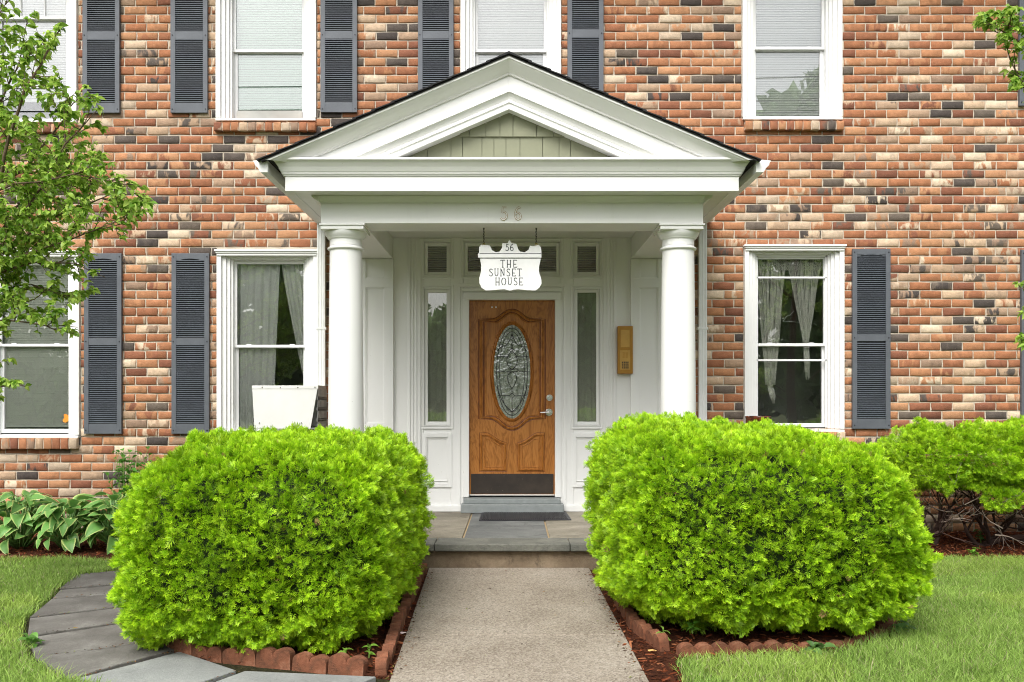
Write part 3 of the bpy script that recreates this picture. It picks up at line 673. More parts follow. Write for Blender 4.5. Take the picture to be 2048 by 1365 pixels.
sw_ = MB(); sw_.box(DX0 + .004, DX1 - .004, DY - .012, DY, DZ0 + .004, DZ0 + .014); sw_.build('door_sweep', M['alum'], door)
hx, hz = px(1098, DY), pz(825, DY)
h = MB(); h.smooth = True
disc = lambda b, x, z, r, y0, y1, n=24: b.prism([(x + r * math.cos(2 * math.pi * k / n), z + r * math.sin(2 * math.pi * k / n)) for k in range(n)], y0, y1)
h.smooth = False; disc(h, hx, hz, .036, DY - .010, DY); disc(h, hx, hz, .016, DY - .05, DY - .01); h.tube([(hx, DY - .045, hz), (hx - .04, DY - .048, hz - .001), (hx - .088, DY - .045, hz - .002)], [.010, .009, .008], 8)
ho = h.build('handle', M['chrome'], door, .002); fix_normals(ho)
h = MB(); disc(h, px(1099, DY), pz(796, DY), .032, DY - .014, DY); disc(h, px(1099, DY), pz(796, DY), .02, DY - .02, DY - .014); fix_normals(h.build('deadbolt', M['chrome'], door, .002))
for q in (984, 992): h = MB(); disc(h, px(q, DY), pz(615, DY), .0085, DY - .006, DY, 10); fix_normals(h.build('bumper_dot', M['vinyl'], door))
th = MB(); th.box(ex(928), ex(1120), -.10, .10, ez(1006), ez(996)); th.box(ex(923), ex(1126), -.16, .05, PORCH_Z + .001, ez(1006)); th.build('threshold', M['greypaint'], house, .006, org=(0, 0, PORCH_Z))
# ---- portico
BY0, BY1 = -1.8, -1.46                               # front beam, front and back faces
zb, zbt = 2.714, 2.924
def part(mb, name, mat, org, bevel=.003, parent=house, fixn=True):
    o = mb.build(name, mat, parent, bevel, org=org)
    if fixn: fix_normals(o)
    return o
b = MB(); b.box(-1.53, 1.53, BY0, BY1, zb, zbt - .002)
ent = part(b, 'entablature', M['white'], (0, -1.63, zb))
for xa, xb in ((-1.53, -1.192), (1.192, 1.53)): b = MB(); b.box(xa, xb, BY1, -.001, zb, zbt - .002); part(b, 'side_beam', M['white'], None, .003, ent)
cr = MB()
prof = [(0, 2.874), (-.012, 2.874), (-.012, 2.882), (-.03, 2.892), (-.05, 2.905), (-.062, 2.915), (-.062, zbt - .001), (0, zbt - .001)]
cr.sweepx([(BY0 + y, z) for y, z in prof], -1.53 - .0, 1.53 + .0)
for s_ in (-1, 1):
    cr.prism([(s_ * (1.53 - y), z) for y, z in prof], BY0 - .062, -.03)
part(cr, 'bed_moulding', M['white'], None, .001, ent)
b = MB(); b.box(-1.18, 1.18, BY1, -.01, 2.95, 2.97); part(b, 'porch_ceiling', M['white'], (0, -.7, 2.95))
b = MB(); b.box(-1.758, 1.758, -2.018, -.002, zbt, zbt + .012); part(b, 'soffit', M['alum'], (0, -1, zbt))
# horizontal cornice
b = MB(); b.box(-1.76, 1.76, -2.02, -1.95, zbt - .004, 3.038); b.box(-1.76, -1.70, -1.95, -.002, zbt - .004, 3.038); b.box(1.70, 1.76, -1.95, -.002, zbt - .004, 3.038)
fas = part(b, 'cornice', M['white'], (0, -2, zbt))
# cornice moulding
cm2 = MB(); z0 = 3.038
prof = [(0, z0 - .002), (-.010, z0 - .002), (-.012, z0 + .008), (-.022, z0 + .012), (-.022, z0 + .020), (-.030, z0 + .030), (-.046, z0 + .060), (-.066, z0 + .088), (-.080, z0 + .102), (-.088, z0 + .104), (-.088, z0 + .122), (0, z0 + .128)]
YF = -2.02; n = len(prof)
vs = [(-1.76 + y * .95, YF + y, z) for y, z in prof] + [(1.76 - y * .95, YF + y, z) for y, z in prof]
cm2.add(vs, [tuple(range(n)), tuple(range(n, 2 * n))[::-1]] + [((i + 1) % n, i, n + i, n + (i + 1) % n) for i in range(n)])
part(cm2, 'crown_moulding', M['white'], None, .0015, fas)
# eave side boards behind the gutters
for s_ in (-1, 1): b = MB(); b.prism([(s_ * 1.762, 3.038), (s_ * 1.80, 3.06), (s_ * 1.835, 3.12), (s_ * 1.76, 3.20)], -1.93, -.002); part(b, 'eave_board', M['white'], None, .002, fas)
# pediment: rake boards from outside in
AX = px(1018, -2.1)                                    # ridge, a few cm left of centre as in the photo
SL = .427
ZA = pz(109, -2.12)
def rake(b, t0, t1, y0, y1, base, x_extra=None):
    """band between two lines parallel to the roof: t = vertical drop from the roof line at the ridge"""
    for s_ in (-1, 1):
        X0 = (ZA - t0 - base) / SL; X1 = (ZA - t1 - base) / SL
        b.prism([(AX, ZA - t0), (AX + s_ * X0, base), (AX + s_ * X1, base), (AX, ZA - t1)], y0, y1)
base = 3.160
ped = MB(); rake(ped, .08, .28, -2.03, -1.9, base); ped = part(ped, 'pediment', M['white'], (0, -2, base))
def rake_profile(b, prof, base):
    for s_ in (-1, 1):
        vs = []; 
        for t, y in prof: vs += [(AX, y, ZA - t), (AX + s_ * (ZA - t - base) / SL, y, base)]
        n = len(prof); b.add(vs, [(2 * i, 2 * i + 2, 2 * i + 3, 2 * i + 1) for i in range(n - 1)])
A1 = lambda t: .018 + (t - .024) * .80
A2 = lambda t: .254 + (t - .270) * .87
b = MB(); rake_profile(b, [(A1(t), y) for t, y in [(.024, -1.95), (.024, -2.145), (.046, -2.147), (.050, -2.138), (.062, -2.132), (.085, -2.112), (.110, -2.085), (.130, -2.062), (.138, -2.056), (.142, -2.050), (.158, -2.048), (.160, -2.034), (.166, -2.034)]], 3.128); part(b, 'rake_moulding', M['white'], None, 0, ped, False)
b = MB(); rake_profile(b, [(A2(t), y) for t, y in [(.270, -2.03), (.271, -2.075), (.286, -2.078), (.291, -2.066), (.318, -2.052), (.340, -2.046), (.344, -2.040), (.346, -2.050), (.372, -2.050), (.377, -2.040), (.412, -2.038), (.417, -2.052), (.434, -2.052), (.440, -1.90)]], base); part(b, 'inner_rake_moulding', M['white'], None, 0, ped, False)
# sage shingle siding in the gable, two courses
sg = MB(); half = (ZA - .394 - base) / SL
def clipx(zz): return (ZA - .394 - zz) / SL
def course(z0, z1, y, cuts):
    for xa, xb in zip(cuts[:-1], cuts[1:]):
        poly = [(xa + .0022, z0), (xb - .0022, z0)]
        xr, xl = xb - .0022, xa + .0022
        f = lambda x: min(z1, ZA - .394 - abs(x - AX) * SL)
        if f(xr) <= z0 and f(xl) <= z0: continue
        xs_ = np.linspace(xl, xr, 7); topp = [(x, max(z0 + .001, f(x))) for x in xs_][::-1]
        sg.prism([(xl, z0 + random.uniform(-.0015, .0015)), (xr, z0 + random.uniform(-.0015, .0015))] + topp, y, y + .02)
zmid = pz(275, -1.95); h0 = pz(309, -1.95)
course(base - .01, zmid + .02, -1.955, [px(p, -1.95) for p in (800, 824, 855, 902, 925, 964, 988, 1012, 1040, 1085, 1118, 1141, 1186, 1215, 1245)])
course(zmid, ZA - .366, -1.970, [px(p, -1.95) for p in (920, 939, 972, 1000, 1026, 1073, 1107, 1140)])
part(sg, 'gable_siding', M['sagesiding'], None, .001, ped)
b = MB(); b.prism([(AX - half, base), (AX + half, base), (AX, ZA - .394)], -1.935, -1.9); part(b, 'siding_backing', M['sagesiding'], None, 0, ped)
# roof with overlapping shingle courses
b = MB(); RZ = ZA
L = 1.904 / math.cos(math.atan(SL))
for s_ in (-1, 1):
    n = 13
    for i in range(n):
        xa = AX + s_ * (1.888 * i / n); xb = AX + s_ * (1.888 * (i + 1) / n + .03); za = RZ - abs(xa - AX) * SL; zb2 = RZ - abs(xb - AX) * SL
        jig = random.uniform(0, .006)
        b.prism([(xa, za - .003), (xb, zb2 + .007), (xb, zb2 - .002), (xa, za - .010)], -2.165 - jig, .0)
    b.prism([(AX, RZ - .014), (AX + s_ * 1.888, RZ - 1.888 * SL - .010), (AX + s_ * 1.888, RZ - 1.888 * SL - .020), (AX, RZ - .020)], -2.155, 0)
b.prism([(AX - .13, RZ - .13 * SL + .004), (AX, RZ + .010), (AX + .13, RZ - .13 * SL + .004), (AX, RZ - .004)], -2.16, 0)
part(b, 'portico_roof', M['asphalt'], (0, -1, RZ), 0)
# columns
def column(sx):
    x = sx * 1.36; y = BY0 + .17; z0 = PORCH_Z; m = MB(); m.smooth = True
    H = zb - z0; pr = [(.18, .08)]
    zs_ = np.linspace(.10, H - .19, 12); pr = [(.165, .085), (.172, .10), (.172, .12), (.160, .135), (.150, .14)] + [(.148 - .018 * (max(0, (q - .35)) / (H - .54)) ** 1.3, q) for q in zs_ if q > .15] + [(.130, H - .155)]
    m.lathe(pr, (x, y, z0), 48); o = m.build('column', M['white'], house, 0, org=(x, y, z0))
    c = MB(); c.smooth = True; q = H
    c.lathe([(.128, q - .195), (.133, q - .197), (.145, q - .190), (.149, q - .183), (.147, q - .174), (.134, q - .168), (.130, q - .160), (.130, q - .110), (.132, q - .108), (.142, q - .104), (.144, q - .098), (.150, q - .092), (.163, q - .075), (.169, q - .055), (.170, q - .042)], (x, y, z0), 48)
    c.smooth = False; c.box(x - .172, x + .172, y - .172, y + .172, z0 + q - .046, z0 + q - .016); c.box(x - .182, x + .182, y - .182, y + .182, z0 + q - .016, z0 + q - .001)
    co = c.build('capital', M['white'], o, .0025)
    p = MB(); p.box(x - .19, x + .19, y - .19, y + .19, z0 + .001, z0 + .085); p.build('plinth', M['white'], o, .004); return o
column(-1); column(1)
# gutters and downspouts
for s_ in (-1, 1):
    g = MB(); zt2 = 3.135; zb2 = 3.045; xi = 1.872; t = .0025
    pr = [(xi, zt2 + .01), (xi, zb2), (xi + .055, zb2), (xi + .065, zb2 + .012), (xi + .073, zb2 + .03), (xi + .098, zb2 + .055), (xi + .104, zb2 + .078), (xi + .112, zb2 + .082), (xi + .112, zt2), (xi + .104, zt2), (xi + .104, zt2 - .008), (xi + .09, zb2 + .058), (xi + .06, zb2 + .02), (xi + .05, zb2 + .006), (xi + .004, zb2 + .006), (xi + .004, zt2 + .01)]
    g.prism([(s_ * x, z) for x, z in pr], -2.10, -.004)
    capp = [(s_ * x, z) for x, z in pr[:9]]; g.prism(capp, -2.104, -2.100)
    part(g, 'gutter', M['gutter'], (s_ * xi, -1, zb2), .001)
    b = MB(); x = s_ * 1.895; zlow = 1.43 if s_ < 0 else .12
    b.box(x - .04, x + .04, -.075, -.012, zlow, 3.05)
    for k in range(3): xx = x - .026 + k * .026; b.box(xx - .005, xx + .005, -.078, -.072, zlow, 3.04)
    dso = part(b, 'downspout', M['gutter'], (x, -.04, zlow), .006)
    w_ = MB(); w_.box(x - .05, x + .05, -.08, -.0, 2.0, 2.025); part(w_, 'downspout_strap', M['gutter'], None, .001, dso)
# ------------------------------------------------------------------ lettering: own stroke glyphs (unit height)
GL = {
 'T': ([[(0, .88), (.02, 1), (.62, 1), (.64, .88)], [(.32, .94), (.32, .06)], [(.20, 0), (.44, 0)]], .70),
 'H': ([[(.10, .95), (.10, .05)], [(.54, .95), (.54, .05)], [(.10, .42), (.54, .42)], [(.02, 1), (.20, 1)], [(.44, 1), (.62, 1)], [(.02, 0), (.20, 0)], [(.44, 0), (.62, 0)]], .72),
 'E': ([[(.12, .95), (.12, .05)], [(.04, 1), (.52, 1), (.56, .90)], [(.18, .42), (.46, .42)], [(.04, 0), (.54, 0), (.60, .12)]], .66),
 'S': ([[(.48, .84), (.42, .96), (.28, 1), (.13, .94), (.08, .80), (.14, .64), (.30, .52), (.44, .40), (.50, .24), (.44, .08), (.28, 0), (.12, .04), (.04, .18)]], .60),
 'U': ([[(.12, .93), (.12, .28), (.18, .10), (.32, .01), (.46, .10), (.53, .28), (.53, .93)], [(.02, 1), (.22, 1)], [(.43, 1), (.62, 1)]], .72),
 'N': ([[(.10, .04), (.10, .95)], [(.12, .96), (.52, .05)], [(.54, .04), (.54, .95)], [(.01, 0), (.2, 0)], [(.44, 1), (.63, 1)], [(.0, 1), (.10, .97)]], .74),
 'O': ([[(.34 + .29 * math.cos(t), .5 + .5 * math.sin(t)) for t in [math.pi / 2 + .12 + (math.pi - .24) * k / 10 for k in range(11)]], [(.34 + .29 * math.cos(t), .5 + .5 * math.sin(t)) for t in [-math.pi / 2 + .12 + (math.pi - .24) * k / 10 for k in range(11)]]], .72),
 '5': ([[(.50, .98), (.20, 1.0), (.15, .56)], [(.15, .56), (.30, .64), (.46, .56), (.54, .36), (.48, .12), (.32, 0), (.14, .03), (.05, .16)]], .62),
 '6': ([[(.50, .92), (.36, 1), (.22, .88), (.10, .62), (.06, .34), (.14, .10), (.30, 0), (.47, .08), (.53, .28), (.46, .48), (.30, .56), (.14, .46), (.08, .32)]], .62),
}
def text(b, txt, x, z, h, y, wd, depth=.0015, track=0):
    for ch in txt:
        if ch == ' ': x += .4 * h; continue
        st, adv = GL[ch]
        for s_ in st:
            P = [Vector((x + u * h, z + v * h)) for u, v in s_]; n = len(P); vs = []
            for i, p in enumerate(P):
                d = (P[min(i + 1, n - 1)] - P[max(i - 1, 0)]).normalized(); nr = Vector((-d.y, d.x)) * wd * (1 if 0 < i < n - 1 or n == 2 else .75)
                vs += [(p.x + nr.x, y, p.y + nr.y), (p.x - nr.x, y, p.y - nr.y), (p.x - nr.x, y + depth, p.y - nr.y), (p.x + nr.x, y + depth, p.y + nr.y)]
            fs = [(0, 1, 2, 3), (4 * n - 1, 4 * n - 2, 4 * n - 3, 4 * n - 4)]
            for i in range(n - 1):
                for k in range(4): fs.append((i * 4 + k, i * 4 + (k + 1) % 4, i * 4 + 4 + (k + 1) % 4, i * 4 + 4 + k))
            b.add(vs, fs)
        x += (adv + track) * h
# hanging sign
SGY = -1.62; sx = lambda p: px(p, SGY); sz = lambda p: pz(p, SGY)
sign = thing('hanging_sign', (sx(1020), SGY, sz(582)), 'white scalloped wooden sign reading THE SUNSET HOUSE, hanging under the portico beam', 'sign')
half_ = [(1019, 480), (1023.5, 487), (1033.5, 488), (1036, 498), (1040, 503.5), (1050, 505), (1057, 500), (1060, 491.5), (1066, 492.5), (1078, 490.5), (1082, 495), (1083, 504), (1082.5, 510), (1081.5, 519), (1078.5, 532), (1078, 544), (1082, 556), (1083.5, 567), (1079, 576), (1071, 581.5), (1055, 581), (1036, 579), (1027, 580), (1020, 582)]
lefth = [(1004, 487), (1004, 496), (1000, 503), (992, 505), (984, 501), (980, 491), (962, 490), (958, 495), (958, 506), (955, 509), (960, 518), (962, 530), (962, 544), (958.5, 556), (958.5, 566), (963, 576), (972, 581.5), (990, 580.5), (1008, 579)]
poly = half_ + lefth[::-1] + [(1014.5, 487)]
sb = MB(); sb.prism([(sx(a), sz(b2)) for a, b2 in poly], SGY, SGY + .02); so_ = sb.build('board', M['signwhite'], sign, .0015); fix_normals(so_)
ln = MB()
for yy in (507.5, 517): ln.box(sx(959), sx(1082), SGY - .0015, SGY + .001, sz(yy) - .0022, sz(yy) + .0022)
ln.build('line', M['ink'], so_)
ln = MB(); ln.box(sx(956), sx(1083), SGY - .008, SGY, sz(516), sz(508.5)); ln.build('band', M['signwhite'], so_, .001)
tx = MB(); hh = 14.2 * (SGY + CD) / F; ww = .0031
text(tx, '56', sx(1010.5), sz(502), 12.8 * (SGY + CD) / F, SGY - .0015, ww, track=.10)
text(tx, 'THE', sx(1001), sz(535), hh, SGY - .0015, ww, track=.16)
text(tx, 'SUNSET', sx(978), sz(552.5), hh, SGY - .0015, ww, track=.13)
text(tx, 'HOUSE', sx(990.5), sz(570.5), hh, SGY - .0015, ww, track=.14)
o = tx.build('lettering', M['ink'], so_); fix_normals(o)
for xx in (967.5, 1072.5):
    c = MB(); x = sx(xx); z = zb
    z1 = sz(490); m_ = 9
    for k in range(m_):
        zc = z - (z - z1 - .012) * (k + .5) / m_; r = (z - z1) / m_ * .62; a = (k % 2) * math.pi / 2 + .4
        c.tube([(x + math.cos(a) * .006 * math.cos(t), SGY + .01 + math.sin(a) * .006 * math.cos(t), zc + r * math.sin(t)) for t in [2 * math.pi * q / 10 for q in range(10)]], .0019, 5, True)
    c.tube([(x, SGY + .01, z + .004), (x, SGY + .01, z - .02)], .003, 6); c.build('chain', M['iron'], sign)
    e = MB(); e.tube([(x + .009 * math.cos(t), SGY + .01, z1 + .004 + .011 * math.sin(t)) for t in [2 * math.pi * q / 12 for q in range(12)]], .0028, 6, True); e.tube([(x, SGY + .01, z1 - .004), (x, SGY + .01, z1 - .02)], .003); e.build('eye_hook', M['brass'], sign)
# brass house numbers on the beam
for ch, xx in (('5', 1000.5), ('6', 1028.5)):
    nm = thing('house_number', (px(xx, BY0), BY0, pz(440, BY0)), f'thin brass outlined numeral {ch} on the white beam over the hanging sign', 'house number', 'numerals on the portico beam')
    b = MB(); text(b, ch, px(xx, BY0), pz(440, BY0), 25 * (BY0 + CD) / F, BY0 - .006, .0074, .006); o = b.build('rim', M['goldrim'], nm, 0); fix_normals(o)
    b = MB(); text(b, ch, px(xx, BY0), pz(440, BY0), 25 * (BY0 + CD) / F, BY0 - .0075, .0044, .003); o = b.build('face', M['signwhite'], nm, 0); fix_normals(o)
# intercom
IY = -.05; ic = thing('door_intercom', (px(1250, IY), IY, pz(748, IY)), 'tall gold metal intercom panel on the white boards right of the door', 'intercom')
b = MB(); b.box(px(1235, IY), px(1265, IY), IY - .03, IY + .05, pz(748, IY), pz(653, IY)); b.build('housing', M['goldpaint'], ic, .004)
b = MB(); y = IY - .03; X = lambda p: px(p, y); Z = lambda p: pz(p, y)
b.frame(X(1240), X(1260.5), Z(696), Z(658), .006, y - .004, y + .001); b.build('directory_frame', M['goldpaint'], ic, .001)
b = MB(); b.box(X(1241.5), X(1259.5), y - .001, y + .001, Z(695), Z(660)); b.build('directory', M['goldlight'], ic)
b = MB(); b.box(X(1240), X(1260), y - .004, y + .001, Z(740), Z(701)); kpad = b.build('keypad', M['goldlight'], ic, .001)
b = MB()
for r_ in range(6): b.box(X(1245), X(1249.5), y - .0052, y - .0035, Z(706.5 + r_ * 2), Z(705.5 + r_ * 2)); b.box(X(1251), X(1255.5), y - .0052, y - .0035, Z(706.5 + r_ * 2), Z(705.5 + r_ * 2))
b.build('speaker_slots', M['goldpaint'], kpad)
b = MB()
for r_ in range(4):
    for c_ in range(4): b.box(X(1243.6 + c_ * 3.6), X(1246.2 + c_ * 3.6), y - .0065, y - .0035, Z(726 + r_ * 3.8), Z(723.8 + r_ * 3.8))
b.build('buttons', M['dark'], kpad)
# ------------------------------------------------------------------ porch
por = thing('stone_porch', (0, -1, 0), 'low bluestone porch with a thick stone nosing between the two clipped yews', 'porch')
b = MB(); b.box(-1.72, 1.72, PORCH_Y + .012, -.2, -.1, PORCH_Z - .062); b.build('riser', M['riser'], por, .01)
b = MB(); xx = -1.76
for w_ in (1.16, 1.05, 1.31): b.box(xx + .002, xx + w_ - .002, PORCH_Y - .035, PORCH_Y + .29, PORCH_Z - .06, PORCH_Z - .002); xx += w_
b.build('nosing', M['nosing'], por, .008)
b = MB(); b.box(-1.74, 1.74, PORCH_Y + .25, .0, PORCH_Z - .061, PORCH_Z - .014); b.build('joint_bed', M['sand'], por)
def flags(lst, mat, nm):
    for (x0, x1, y0, y1) in lst:
        b = MB(); b.box(x0 + .008, x1 - .008, y0 + .006, y1 - .006, PORCH_Z - .04, PORCH_Z - .001 - random.uniform(0, .002)); b.build(nm, mat, por, .004)
A, B_ = -.395, .30
flags([(-1.74, A, -1.72, -1.17), (-1.74, A, -1.17, -.64), (-1.74, A, -.64, -.002), (B_, 1.74, -1.72, -1.12), (B_, 1.74, -1.12, -.002)], M['porchstone'], 'paving_stone')
flags([(A, B_, -1.72, -.98), (A, B_, -.98, -.002)], M['porchdark'], 'paving_stone')
mt = thing('doormat', (px(1050, -.4), -.45, PORCH_Z), 'black ribbed rubber doormat lying askew before the front door', 'doormat')
c4 = [gp(958, 1042.5, PORCH_Z), gp(1143, 1041, PORCH_Z), gp(1128, 1020, PORCH_Z), gp(966, 1020.5, PORCH_Z)]
b = MB(); b.slab(c4, PORCH_Z, PORCH_Z + .008); o = b.build('border', M['dark'], mt, .002); fix_normals(o)
cc = [(sum(p[0] for p in c4) / 4, sum(p[1] for p in c4) / 4)] * 4; c5 = [(c[0] + (p[0] - c[0]) * .94, c[1] + (p[1] - c[1]) * .92) for p, c in zip(c4, cc)]
b = MB(); nr = 46
for i in range(nr):
    t0, t1 = (i + .12) / nr, (i + .7) / nr; L_ = lambda p, q, t: (p[0] + (q[0] - p[0]) * t, p[1] + (q[1] - p[1]) * t)
    b.slab([L_(c5[0], c5[1], t0), L_(c5[0], c5[1], t1), L_(c5[3], c5[2], t1), L_(c5[3], c5[2], t0)], PORCH_Z + .006, PORCH_Z + .0125)
o = b.build('ribs', M['rubber'], mt); fix_normals(o)
# dry leaf beside the threshold
def litter(name, x, y, z, r, col, label, cat, ang=0, up=.006):
    b = MB(); n = 12; vs = [(0, 0, up)] ; 
    for k in range(n): t = 2 * math.pi * k / n; rr = r * (1 + .35 * math.cos(3 * t + ang)) * (1 if k % 2 else .8); vs.append((rr * math.cos(t + ang), rr * .7 * math.sin(t + ang), .002 + .004 * math.sin(2 * t)))
    b.add(vs, [(0, k + 1, (k + 1) % n + 1) for k in range(n)]); o = b.build(name, plain(name + '_surface', col, .8, .2, 40, .1), None); o.location = (x, y, z); return tag(o, label, cat)
# ------------------------------------------------------------------ air conditioner cover at the left window
AY = -.5; ac = thing('air_conditioner', (px(571, AY), AY, pz(860, AY)), 'white sheet metal air conditioner cover with flared sides under the curtained window', 'air conditioner')
X = lambda p: px(p, AY); Z = lambda p: pz(p, AY)
b = MB(); b.prism([(X(504.5), Z(775)), (X(635.5), Z(775)), (X(621), Z(858)), (X(509), Z(858))], AY - .002, AY + .001)
b.prism([(X(504), Z(778)), (X(504), Z(771.5)), (X(636.5), Z(771.5)), (X(636.5), Z(778))], AY - .006, AY + .003); fp = b.build('front_panel', M['alum'], ac, .001); fix_normals(fp)
for xx, yy in ((525, 775), (561, 775), (596, 775), (630, 775), (519, 846), (603, 846)): b = MB(); disc(b, X(xx), Z(yy), .006, AY - .010, AY - .005, 8); fix_normals(b.build('screw', M['chrome'], fp))
b = MB()
for xe in (X(506), X(634)):
    x0_, x1_ = xe - .002, xe + .002
    b.box(x0_, x1_, AY, -.08, Z(778), Z(771)); b.box(x0_, x1_, AY, -.08, Z(858), Z(850))
    for k in range(7):
        ya = AY + .03 + k * .06
        b.box(x0_, x1_, ya, ya + .046, Z(850), Z(778))
    for r_ in range(3):
        zc = Z(796 + 22 * r_)
        b.box(x0_, x1_, AY, -.08, zc - .02, zc + .012); b.box(x0_ - .006, x1_ + .006, AY, -.08, zc - .004, zc)
b.box(X(508), X(632), AY + .003, -.06, Z(776), Z(773)); b.box(X(510), X(630), AY + .003, -.06, Z(858), Z(856)); b.build('vented_side', plain('grey_sheet', srgb(150, 152, 148), .45, .1, 12, .1, .2), ac, 0)
b = MB(); b.box(X(512), X(628), -.30, .12, Z(855), Z(780)); b.build('housing', M['alum'], ac, .004)
# pot on the right window sill
PY_ = -.10; pt = thing('plant_pot', (px(1516, PY_), PY_, pz(868, PY_)), 'brown glazed round pot on the sill of the macrame window', 'pot')
b = MB(); b.smooth = True; r_ = 24 * (PY_ + CD) / F; hp = .175; b.lathe([(r_ * .7, 0), (r_ * .85, .03), (r_ * .97, .09), (r_, hp - .03), (r_ * 1.03, hp - .012), (r_ * 1.03, hp), (r_ * .93, hp), (r_ * .9, hp - .03), (r_ * .3, hp - .05)], (px(1516, PY_), PY_, pz(868, PY_)), 32); b.build('pot_body', M['pot'], pt)
b = MB(); b.lathe([(.001, 0), (r_ * .88, 0), (r_ * .88, .004), (.001, .006)], (px(1516, PY_), PY_, pz(868, PY_) + hp - .04), 24); b.build('soil', M['mulch'], pt)
# ------------------------------------------------------------------ clipped yews
def superball(c, h, ex_, n):
    """random points on a superellipsoid's surface with outward normals"""
    d = rng.normal(size=(n * 3, 3)); d /= np.linalg.norm(d, axis=1)[:, None]
    # even out by sampling the box-like shape: project cube-surface points
    q = rng.uniform(-1, 1, (n * 3, 3)); ax = rng.choice(3, n * 3, p=np.array([h[1] * h[2], h[0] * h[2], h[0] * h[1]]) / (h[1] * h[2] + h[0] * h[2] + h[0] * h[1])); q[np.arange(n * 3), ax] = rng.choice([-1, 1], n * 3)
    k = (np.abs(q) ** ex_).sum(1) ** (1 / ex_); p = q / k[:, None]
    nr = np.sign(p) * np.abs(p) ** (ex_ - 1) / np.array(h); nr /= np.linalg.norm(nr, axis=1)[:, None]
    keep = rng.random(n * 3) < .5; return p[keep][:n] * np.array(h) + np.array(c), nr[keep][:n]
def sprig_template(nn=6):
    V = []; Fc = []; tt = []
    for i in range(nn):
        t = .08 + .90 * i / (nn - 1)
        for q, az in enumerate((-1.35, -.45, .45, 1.35)):      # azimuth from straight up, both sides; opposite pairs spread widest
            az = az * 1.12 + (.28 if i % 2 else -.28)
            a = 1.25 - .70 * t; L = .40 * (1 - .32 * t) * (1 if abs(az) > .9 else .8); w = .060; bx = t * .95
            dx, dy, dz = math.cos(a), math.sin(a) * math.sin(az), math.sin(a) * math.cos(az) * .75
            sx_, sz_ = (w, 0) ; o = len(V); V += [(bx - w * math.sin(a), -w * .3 * math.cos(az), 0), (bx + w * math.sin(a), w * .3 * math.cos(az), .0), (bx + dx * L, dy * L, dz * L)]; Fc.append((o, o + 1, o + 2)); tt += [t * .5, t * .5, .45 + t * .55]
    return np.array(V), np.array(Fc), np.array(tt)
def tuft_template():
    rg = random.Random(2); V = []; Fc = []; T = []
    for k in range(15):
        t = .04 + .92 * k / 14; sd_ = 1 if k % 2 else -1; a = (1.25 - .95 * t) * sd_; el = rg.uniform(-.25, .55); L = .62 * (1 - .25 * t); w = .040
        d = np.array([math.cos(a) * math.cos(el), math.sin(a) * math.cos(el), math.sin(el)]); s1 = np.cross(d, [0, 0, 1.]); s1 /= np.linalg.norm(s1); p = np.array([t * .8, 0, 0]); o = len(V)
        V += [p, p + d * L * .45 + s1 * w, p + d * L, p + d * L * .45 - s1 * w]; Fc += [(o, o + 1, o + 2), (o, o + 2, o + 3)]; T += [t * .4, .35 + t * .4, .6 + .4 * t, .35 + t * .4]
    return np.array(V), np.array(Fc), np.array(T)
TV, TF, TT = tuft_template()
def yew_foliage(name, parent, P, N, size, up=.30, jit=.42, bright=1.0, seed=0):
    n = len(P); ax = N * .7 + rng.normal(size=(n, 3)) * jit + np.array([0, 0, up]); ax /= np.linalg.norm(ax, axis=1)[:, None]
    upv = np.array([0, 0, .9]) + N * .8 + rng.normal(size=(n, 3)) * .5; sd_ = np.cross(upv, ax); sd_ /= np.linalg.norm(sd_, axis=1)[:, None] + 1e-9; nn_ = np.cross(ax, sd_)
    L = size * rng.uniform(.7, 1.3, n)
    V = P[:, None, :] + L[:, None, None] * (TV[None, :, 0:1] * ax[:, None, :] + TV[None, :, 1:2] * sd_[:, None, :] + TV[None, :, 2:3] * nn_[:, None, :])
    Fc = (TF[None] + (np.arange(n) * len(TV))[:, None, None]).reshape(-1, 3)
    young = np.clip(vnoise(P * 6, seed) * .5 + rng.uniform(.0, .62, n), 0, 1)
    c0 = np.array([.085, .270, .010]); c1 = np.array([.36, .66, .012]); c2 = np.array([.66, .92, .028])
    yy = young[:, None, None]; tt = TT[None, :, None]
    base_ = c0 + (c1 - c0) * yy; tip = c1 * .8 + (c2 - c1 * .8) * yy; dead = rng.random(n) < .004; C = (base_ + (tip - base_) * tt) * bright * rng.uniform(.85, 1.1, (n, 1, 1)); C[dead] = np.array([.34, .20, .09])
    return npmesh(name, V.reshape(-1, 3), Fc, M['yew'], parent, np.clip(C, 0, .95).reshape(-1, 3))
def lump(P, N, amp, seed):
    d = (vnoise(P * 2.6, seed) - .5) * amp * 1.1 + (vnoise(P * 7, seed + 1) - .5) * amp * .9 + (vnoise(P * np.array([12, 12, 24]), seed + 2) - .62) * amp * 2.0
    return P + N * d[:, None]
def taper(P, c, h, k, lean=(0, 0)):
    t = (P[:, 2] - (c[2] - h[2])) / (2 * h[2]); f = 1 - k * np.clip(.45 - t, 0, 1) ** 1.5 * 2.2 ; Q = P.copy()
    Q[:, 0] = c[0] + (P[:, 0] - c[0]) * f; Q[:, 1] = c[1] + (P[:, 1] - c[1]) * f; return Q
